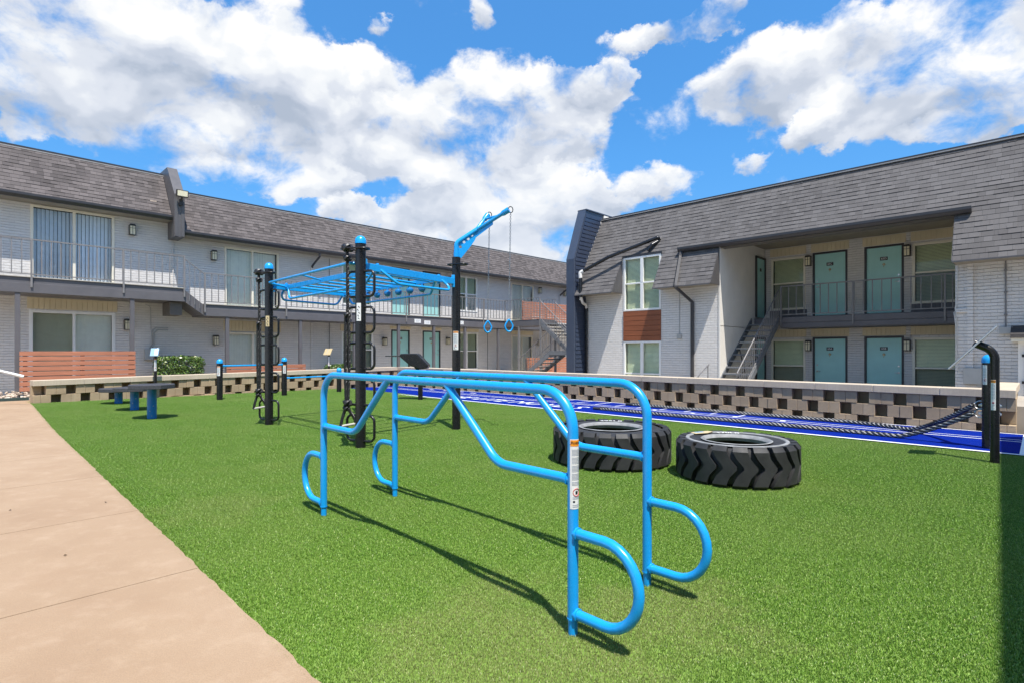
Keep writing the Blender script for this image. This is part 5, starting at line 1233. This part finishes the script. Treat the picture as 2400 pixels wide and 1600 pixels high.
# ------------------------------------------------------------------ pull-up posts and low bars
def short_post(label, P, h):
    t_ = thing('bar_post', label, 'post', (P[0], P[1], 0), 0, 'short black posts holding low bars')
    mb = MB(); mb.cyl(0, 0, -.05, h-.07, .078, 22); mb.build('post', 'black_paint', t_, True)
    mb = MB(); mb.lathe([(.084,-.03),(.084,.01),(.076,.045),(.05,.075),(.02,.088),(0,.09)], 22, (0,0,h-.09)); mb.build('cap', 'blue_paint', t_, True)
    return t_
PU = thing('push_up_bars', 'two low blue bars on three short black posts in front of the left wall', 'exercise bar', (-6.981,16.61,0))
def pu(P, h, lab):
    mb = MB(); x, y = P[0]+6.981, P[1]-16.61; mb.cyl(x, y, -.05, h-.07, .078, 22); p = mb.build('post', 'black_paint', PU, True)
    mb = MB(); mb.lathe([(.084,-.03),(.084,.01),(.076,.045),(.05,.075),(.02,.088),(0,.09)], 22, (x,y,h-.09)); mb.build('cap', 'blue_paint', p, True)
    if lab: warn_label(p, x, y, .078, math.atan2(-P[1],-P[0])+rad(lab), .72, .98, .085)
pu((-8.08,14.979), 1.18, -25); pu((-6.981,16.61), 1.20, 5); pu((-5.832,18.276), .84, 0)
for a, b_, z in (((-8.08,14.979),(-6.981,16.61),.985), ((-6.981,16.61),(-5.832,18.276),.57)):
    A_ = Vector((a[0]+6.981, a[1]-16.61, z)); B_ = Vector((b_[0]+6.981, b_[1]-16.61, z)); u = (B_-A_).normalized(); mb = MB(); mb.tube([A_+u*.07, B_-u*.07], .024, 12); mb.tube([A_+u*.07, A_+u*.1], .04, 12); mb.tube([B_-u*.1, B_-u*.07], .04, 12); mb.build('bar', 'blue_paint', PU, True)

# ------------------------------------------------------------------ instruction signs on thin posts
def sign(label, P, h, face, face2, rz, w_=.24, hh=.30):
    t_ = thing('instruction_sign', label, 'sign', (P[0], P[1], gz(P[0],P[1])), rz, 'instruction signs on thin posts')
    mb = MB(); mb.cyl(0, 0, -.05, h, .042, 14); p = mb.build('post', 'black_paint', t_, True)
    mb = MB(); mb.M = Matrix.Translation((0,-.05,h+.04)) @ Matrix.Rotation(rad(-28), 4, 'X'); mb.box(-w_/2, -.012, -hh/2, w_/2, .012, hh/2); mb.cur = 1; mb.box(-w_/2+.10, -.0135, -hh/2+.03, w_/2-.02, -.0121, hh/2-.03); mb.cur = 2
    for k in range(4): mb.box(-w_/2+.13+.02*(k % 2), -.015, -hh/2+.06+k*.055, -w_/2+.16+.02*(k % 2), -.0136, -hh/2+.09+k*.055)
    mb.build('panel', [face, face2, 'label_grey'], t_, bevel=.003)
    warn_label(t_, 0, 0, .042, math.atan2(-P[1],-P[0])-rz, h-.48, h-.14, .06, face == 'label_blue')
sign('thin black sign post with blue and white panel before the clipped hedge', (-10.02,15.22), 1.24, 'label_blue', 'label_white', rad(18), .20, .24)
sign('thin black sign post with cream panel behind the low bars', (-6.86,20.3), 1.30, 'label_cream', 'label_cream', rad(-25), .34, .26)

# ------------------------------------------------------------------ sit-up machine
EM = thing('back_extension_bench', 'black back extension bench with tilted pad and handle beside the track', 'exercise bench', (-2.647,15.66,0))
mb = MB(); mb.cyl(0, 0, -.05, .78, .068, 20); mb.build('post', 'black_paint', EM, True)
mb = MB(); mb.prism([(-.55,1.30),(-.50,1.325),(-.09,1.33),(-.03,1.30),(.255,1.0),(.25,.95),(.20,.90),(.02,.88),(-.02,.90),(-.25,.98),(-.51,1.20),(-.555,1.25)], -.24, .24, 'y'); mb.build('back_pad', 'black_paint', EM, bevel=.02)
mb = MB(); mb.tube([(-.16,0,.98),(-.02,0,.78),(.05,0,.74)], .045, 8); mb.tube([(-.05,0,.74),(.42,.0,.72)], .04, 8); mb.build('frame', 'black_paint', EM, True)
mb = MB(); mb.tube([(-.50,-.12,1.25),(-.98,-.16,1.255)], .016, 10); mb.build('handle', 'black_paint', EM, True)
mb = MB(); mb.tube([(-.50,.25,1.25),(-.90,.22,1.255)], .016, 10); mb.build('handle', 'black_paint', EM, True)
mb = MB(); mb.tube([(.18,-.12,.82),(.66,-.12,.82)], .055, 14); mb.tube([(.42,-.1,.72),(.42,-.12,.82)], .03, 8); mb.build('foot_roller', 'black_rubber', EM, True)

# a few dry leaves on path and turf
lv = random.Random(12)
for k, (x, y, lab) in enumerate(((-3.75,5.0,'small dry brown leaf on the path near the turf edge'), (-3.05,3.7,'thin dry twig leaf on the nearer path slab'), (-4.4,4.75,'dry brown leaf on the path at left'))):
    z = gz(x, y)+.004; mb = MB(); mb.M = Matrix.Rotation(lv.uniform(0,6), 4, 'Z'); l = lv.uniform(.010,.016)
    mb.add([(-l,0,.002),(-.3*l,.4*l,.010),(.4*l,.35*l,.012),(l,0,.004),(.4*l,-.35*l,.010),(-.3*l,-.4*l,.008),(0,0,.001)], [(6,0,1),(6,1,2),(6,2,3),(6,3,4),(6,4,5),(6,5,0)])
    o = mb.build('dry_leaf', 'earth', None, loc=(x, y, z+(.012 if k == 3 else 0))); tag(o, lab, 'leaf', 'dry leaves on the ground')
